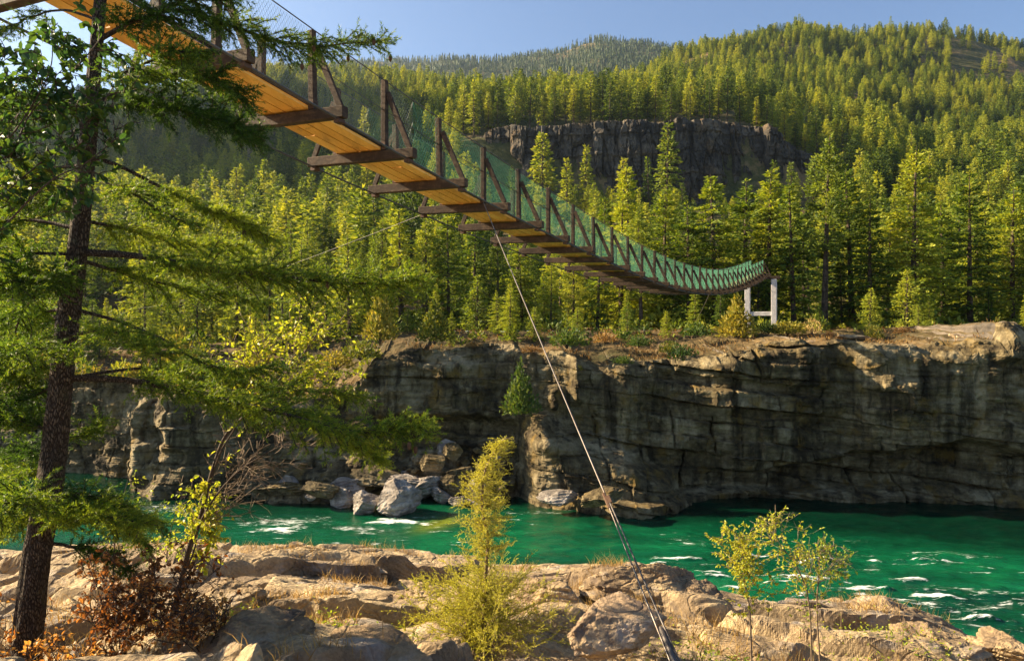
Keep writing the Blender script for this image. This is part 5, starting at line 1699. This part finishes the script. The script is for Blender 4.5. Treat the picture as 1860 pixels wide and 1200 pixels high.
def build_rocks():
    # near boulders: px, py of the middle, distance, half sizes in photograph pixels (across, up), depth m
    near = [
        (1112, 1140, 6.35, 98, 62, 0.42, 1, 'broad flat-topped pale boulder lying beside the foot of the stay cable', 0.5),
        (455, 1175, 5.2, 105, 62, 0.42, 2, 'grey rounded boulder with dappled shade beside the low rusty shrub', 0.0),
        (665, 1195, 5.3, 110, 50, 0.40, 3, 'low tan boulder between the grey dappled boulder and the juniper', 0.0),
        (1190, 1085, 9.6, 118, 62, 0.75, 4, 'large jagged dark-sided rock behind the flat boulder at the ledge rim', 0.0),
        (765, 1108, 8.6, 95, 52, 0.55, 5, 'rounded swirl-grained rock with a dark side left of the juniper', 0.0),
        (1000, 1085, 9.5, 80, 40, 0.5, 6, 'dark cracked rock just behind the juniper skirt', 0.0),
        (1610, 1140, 9.2, 95, 40, 0.6, 7, 'humped tan rock on the ledge rim below the rapids', 0.0),
        (1480, 1130, 9.8, 85, 34, 0.5, 8, 'low tan rock behind the thin saplings', 0.0),
        (1828, 1178, 7.8, 48, 32, 0.35, 9, 'small pale rounded boulder near the right edge of the ledge', 0.0),
        (1700, 1185, 7.6, 90, 40, 0.5, 10, 'tan sloping rock left of the small pale boulder', 0.0),
        (1265, 1100, 9.4, 60, 42, 0.5, 11, 'dark shaded rock right of the stay cable on the ledge rim', 0.0),
        (620, 1040, 11.5, 120, 26, 0.7, 12, 'long low swirl-grained slab near the river edge', 0.2),
        (420, 1085, 8.0, 60, 30, 0.4, 13, 'dark cracked rock to the right of the sapling stem', 0.0),
    ]
    for px, py, d, hw, hh, dy, seed, lab, fl in near:
        c = P(px, py, d)
        boulder('boulder', lab, 'boulder', c, (hw / F * d * 1.12, dy, hh / F * d * 1.15), seed, M_FLATROCK if seed == 1 else M_NEARB, None, 0.24 if seed > 1 else 0.12, fl, 6, rz=0.2 * math.sin(seed), strata=0.10 if seed > 1 else 0.04, tilt=(0.2, 0.05) if seed == 1 else (0, 0))
    # boulders standing in the river under the far cliff: px, top y, bottom y, width px
    riv = [(722, 872, 938, 104, 'largest pale boulder in the river, white water at its foot'), (660, 888, 934, 62, 'pale pointed boulder touching the left side of the largest river boulder'),
           (612, 888, 921, 56, 'low grey boulder, leftmost of the group in the river'), (770, 866, 905, 82, 'grey slab boulder behind and right of the largest river boulder'),
           (742, 862, 884, 70, 'flat grey boulder on top of the pile behind the largest river boulder'), (800, 885, 915, 44, 'small grey boulder right of the largest river boulder'),
           (832, 902, 920, 34, 'small low pale boulder at the water right of the pile'), (866, 872, 912, 56, 'brown-grey block boulder beside the juniper tip'), (690, 845, 876, 96, 'long grey slab lying above the pale river boulders'),
           (818, 860, 900, 50, 'angular grey boulder in the middle of the far rubble pile'), (840, 840, 872, 60, 'brown block high in the far rubble pile'), (785, 818, 850, 54, 'brown block near the top of the far rubble slope'),
           (822, 800, 832, 44, 'brown block wedged under the cliff face above the rubble'), (1022, 890, 916, 78, 'long pale boulder at the water right of the juniper'), (1098, 892, 920, 84, 'long dark-grained boulder at the water behind the cable clamp'),
           (860, 908, 918, 40, 'flat pale stone at the water beside the juniper'), (575, 880, 905, 70, 'low dark slab at the waterline left of the river boulders'), (500, 872, 898, 110, 'long dark slab at the waterline below the sapling twigs'),
           (640, 862, 892, 70, 'grey angular boulder behind the pale pointed one')]
    for k, (px, yt, yb, w, lab) in enumerate(riv):
        d = H * F / (yb - 600.0) if yb > 895 else np.interp(yb, [820, 900], [52.5, 50.3])
        d = min(d, 52.0)
        zt = H - (yt - 600) / F * d; zb = H - (yb - 600) / F * d
        hw = w / 2 / F * d
        xx = (px - 930) / F * d
        if yb >= 900:
            d = min(d, float(cliff_face(np.array([xx]), np.array([0.4]))[0]) - hw * 1.2)
            d = min(d, H * F / (yb - 600.0)) if yb > 900 else d
            xx = (px - 930) / F * d; zt = H - (yt - 600) / F * d; zb = H - (yb - 600) / F * d
        else:
            d = min(d, float(cliff_face(np.array([xx]), np.array([max(zt, 0.3)]))[0]) - hw * 0.5)
            xx = (px - 930) / F * d; zt = H - (yt - 600) / F * d; zb = H - (yb - 600) / F * d; d -= hw * 0.7
        c = np.array((xx, d + hw * 0.7, (zt + zb) / 2 - 0.15 * (zt - zb)))
        boulder('river_boulder', lab, 'boulder', c, (hw * 1.15, hw * 0.95, (zt - zb) * 0.72), 60 + k, M_GREY if (k < 8 or k in (13, 15, 18)) else M_CLIFF, 'boulders at the foot of the far cliff', 0.25, 0.0, 5, rz=0.5 * math.sin(k * 2.1), strata=0.08, tilt=(0.15 * math.sin(k), 0.25 * math.sin(k * 1.7)))
    rng = np.random.default_rng(17)
    for k in range(58):
        px = rng.uniform(520, 930); py = rng.uniform(800, 905) if px > 690 else rng.uniform(868, 905)
        hw = rng.uniform(0.25, 0.6) * (1.9 if rng.random() < 0.25 else 1)
        z0 = H - (py - 600) / F * 50.5
        d = float(cliff_face(np.array([(px - 930) / F * 50.5]), np.array([max(z0, 0.2)]))[0]) - hw * 0.35
        boulder('river_boulder', 'small brown block in the rubble slope under the far cliff', 'boulder', P(px, py, d), (hw, hw, hw * rng.uniform(0.5, 0.8)), 200 + k, M_CLIFF if rng.random() < 0.6 else M_GREY, 'rubble under the far cliff', 0.25, 0.0, 4, rz=rng.uniform(0, 3), strata=0.06, tilt=(rng.uniform(-0.4, 0.4), rng.uniform(-0.4, 0.4)))
    # pale outcrop at the right end of the far rim
    c = P(1768, 628, 51.0)
    boulder('rock_outcrop', 'pale sunlit rock outcrop rising from the far cliff rim at the right', 'rock outcrop', c + np.array((0, 1.2, -0.2)), (1.35, 1.5, 1.45), 91, M_NEAR, None, 0.35, 0, 5, strata=0.12, tilt=(0, -0.35))
    for px, py, w, lab, sd in ((1700, 640, 70, 'flat sunlit slab on the far rim left of the pale outcrop', 92), (1500, 622, 50, 'thin sunlit slab on the far rim right of the tower', 93), (1545, 612, 34, 'small stone on the far rim between the sunlit slabs', 94)):
        d = 53.5
        boulder('rock_slab', lab, 'rock', P(px, py, d), (w / F * d, 1.0, 0.22), sd, M_NEAR, None, 0.3, 0.2, 4)
build_rocks()

# ------------------------------------------------------------------ shrubs on the far rim and cliff
def bush_mesh(name, seed, mat, n=620, leaf=0.22, tall=1.0):
    rng = np.random.default_rng(seed)
    q = norm(rng.normal(0, 1, (n, 3))) * (rng.random((n, 1)) ** 0.45)
    lump = 1 + 0.35 * fbm(q[:, 0] * 2.2 + seed, q[:, 1] * 2.2, q[:, 2] * 2.2, 3)
    p = q * lump[:, None]
    p[:, 2] = np.abs(p[:, 2]) * tall
    if tall > 1.2:
        k = np.clip(1.15 - p[:, 2] / (1.15 * tall), 0.12, 1)
        p[:, :2] *= k[:, None]
    d = norm(p + np.array((0, 0, 0.4))) + rng.normal(0, 0.45, (n, 3))
    mb = MB(); mb.add(*leaf_quads(p, d, leaf * rng.uniform(0.6, 1.3, n), leaf * rng.uniform(0.35, 0.6, n), rng, 0.4, norm(p) * 0.6, 0.45))
    return mb.mesh(name, mat)
def bush_stem(seed):
    rng = np.random.default_rng(seed)
    A = np.zeros((7, 3)); B = norm(rng.normal(0, 0.4, (7, 3)) + np.array((0, 0, 1.0))) * rng.uniform(0.5, 0.9, (7, 1))
    mb = MB(); mb.add(*sticks(A - np.array((0, 0, 0.15)), B, 0.035, 0.012))
    return mb.mesh('stem', M_TWIG)
def far_rim_plants():
    stem = bush_stem(3)
    Y = [bush_mesh('foliage', 10 + k, M_LEAFBUSH) for k in range(2)]
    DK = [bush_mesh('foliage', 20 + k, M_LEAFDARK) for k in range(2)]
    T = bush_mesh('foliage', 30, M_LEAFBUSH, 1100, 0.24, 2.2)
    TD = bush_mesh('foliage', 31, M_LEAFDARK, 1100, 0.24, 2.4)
    RB = bush_mesh('foliage', 40, M_BRUSH, 520, 0.20)
    DRY = bush_mesh('foliage', 41, M_GRASS, 300, 0.16)
    # px, base y, distance, width m, height m, mesh, label
    items = [
        (1338, 612, 57, 1.5, 1.75, T, 'upright yellow-green bush tree just left of the concrete tower'), (1430, 606, 57, 1.5, 0.9, Y[0], 'spreading golden shrub right of the concrete tower'),
        (1475, 604, 56, 0.8, 1.1, DRY, 'bare greyish shrub right of the golden shrub on the far rim'), (1587, 616, 55.5, 0.75, 0.95, Y[1], 'round yellow-green shrub on the far rim below the tall pine'),
        (1395, 604, 57.5, 0.9, 0.8, DK[0], 'dark green shrub between the legs of the concrete tower'), (1508, 612, 55.5, 0.45, 0.4, RB, 'small orange tuft on the far rim'),
        (1550, 622, 54.5, 0.6, 0.3, DRY, 'low straw-coloured tuft on the far rim'), (1815, 600, 56, 0.9, 0.5, RB, 'rusty low shrub behind the pale outcrop'), (1240, 655, 52.6, 1.0, 1.1, DK[1], 'dark green shrub hanging on the cliff rim under the bridge'),
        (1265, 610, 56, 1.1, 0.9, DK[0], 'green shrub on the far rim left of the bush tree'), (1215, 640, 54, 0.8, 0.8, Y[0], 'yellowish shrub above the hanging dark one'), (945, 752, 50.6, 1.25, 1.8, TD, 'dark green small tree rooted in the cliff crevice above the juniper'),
        (1030, 628, 54, 1.4, 1.3, DK[1], 'bright green leafy shrub on the rim behind the stay cable'), (965, 640, 53.5, 0.8, 0.5, RB, 'brown dry shrub on the rim left of the stay cable'), (790, 620, 56, 1.4, 1.7, T, 'yellow-green young tree on the rim above the smooth cliff face'),
        (690, 618, 56, 1.3, 2.2, T, 'tall yellow-green young tree where the smooth cliff face begins'), (655, 650, 55, 1.5, 1.2, Y[1], 'yellow shrub on the rim left of the smooth cliff face'), (610, 668, 55, 1.5, 1.2, Y[0], 'spreading yellow shrub among the sapling leaves on the far bank'),
        (1100, 622, 56, 1.0, 0.8, RB, 'rusty shrub on the rim between the cable and the hanging shrubs'), (1160, 628, 55, 0.9, 0.7, DK[0], 'low green shrub on the rim midway along the bridge sag'), (860, 630, 55, 0.7, 0.45, RB, 'low brown shrub on the rim above the dark crevice tree'),
        (1050, 672, 51.5, 0.35, 0.35, Y[0], 'tiny yellow tuft on top of the sunlit rock rib'), (330, 690, 58, 1.6, 2.2, T, 'yellow-green young tree on the headland behind the sapling twigs'), (250, 690, 59, 1.5, 1.2, Y[1], 'yellow shrub on top of the left headland'),
        (400, 690, 57, 1.4, 1.3, DK[1], 'green shrub on the headland right of the young tree'), (470, 680, 57, 1.4, 1.5, Y[0], 'yellow-green shrub on the bank beyond the sapling top'), (540, 672, 56.5, 1.3, 1.2, DK[0], 'green shrub on the bank beyond the sapling leaves'),
        (60, 690, 60, 1.6, 1.8, T, 'yellow-green young tree on the far bank left of the fir trunk'), (160, 692, 60, 1.4, 1.2, Y[1], 'yellow shrub on the far bank seen right of the fir trunk'), (1320, 640, 54, 0.8, 0.5, RB, 'brown dry shrub on the rim below the bush tree'),
        (1690, 610, 56.5, 0.9, 0.5, RB, 'rusty shrub behind the flat sunlit slab'), (1640, 606, 57, 0.8, 0.5, RB, 'rusty shrub under the broad sunlit fir'), (1130, 660, 51.8, 0.7, 0.5, DK[1], 'small green shrub clinging to the cliff top right of the sunlit rib'),
    ]
    for px, py, d, w, h, me, lab in items:
        c = P(px, py, d)
        root = thing('shrub', lab, 'shrub', c, 'shrubs on the far bank')
        tall = 2.2 if me in (T, TD) else 1.0
        for n, m in (('foliage', me), ('stem', stem)):
            o = bpy.data.objects.new(n, m); COL.objects.link(o); o.parent = root
        root.scale = (w, w, h / (1.0 if tall == 1 else 1.25))
        root.rotation_euler = (0, 0, px * 0.37)
    # dry brush and fallen needles along the rim
    rng = np.random.default_rng(15)
    Xc, YS, ZS = SHELF
    n = 15000
    i = rng.integers(0, len(Xc), n)
    keep = (Xc[i] > -40) & (Xc[i] < 42)
    i = i[keep]
    v = rng.random(len(i)) ** 0.8
    j = v * (YS.shape[1] - 1)
    j0 = np.minimum(j.astype(int), YS.shape[1] - 2); f = j - j0
    p = np.stack([Xc[i] + rng.uniform(-0.1, 0.1, len(i)), YS[i, j0] * (1 - f) + YS[i, j0 + 1] * f, ZS[i, j0] * (1 - f) + ZS[i, j0 + 1] * f], 1)
    keep = fbm(p[:, 0] / 2.5, p[:, 1] / 2.5, 8.0, 3) > 0.12
    p = p[keep]
    m = len(p)
    d = np.stack([rng.normal(0, 0.6, m), rng.normal(0, 0.6, m), np.ones(m)], 1)
    mb = MB(); mb.add(*leaf_quads(p, d, rng.uniform(0.12, 0.45, m), rng.uniform(0.03, 0.10, m), rng, 0.1, None, 0.8))
    structure(mb.build('dry_brush', M_BRUSH), 'stuff')
far_rim_plants()

# ------------------------------------------------------------------ air
def build_haze():
    x, y0, y1, z0, z1 = 3200.0, -25.0, 2600.0, -2.6, 960.0
    mb = MB()
    mb.add([(-x, y0, z0), (x, y0, z0), (x, y1, z0), (-x, y1, z0), (-x, y0, z1), (x, y0, z1), (x, y1, z1), (-x, y1, z1)],
           [(0, 3, 2, 1), (4, 5, 6, 7), (0, 1, 5, 4), (1, 2, 6, 5), (2, 3, 7, 6), (3, 0, 4, 7)])
    m = bpy.data.materials.new("haze_air")
    m.use_nodes = True
    t = m.node_tree
    t.nodes.clear()
    out = t.nodes.new('ShaderNodeOutputMaterial')
    v = t.nodes.new('ShaderNodeVolumePrincipled')
    v.inputs['Color'].default_value = (0.66, 0.83, 1.0, 1)
    v.inputs['Density'].default_value = 0.00008
    v.inputs['Anisotropy'].default_value = 0.7
    t.links.new(v.outputs[0], out.inputs['Volume'])
    structure(mb.build('haze', m), 'stuff')
build_haze()
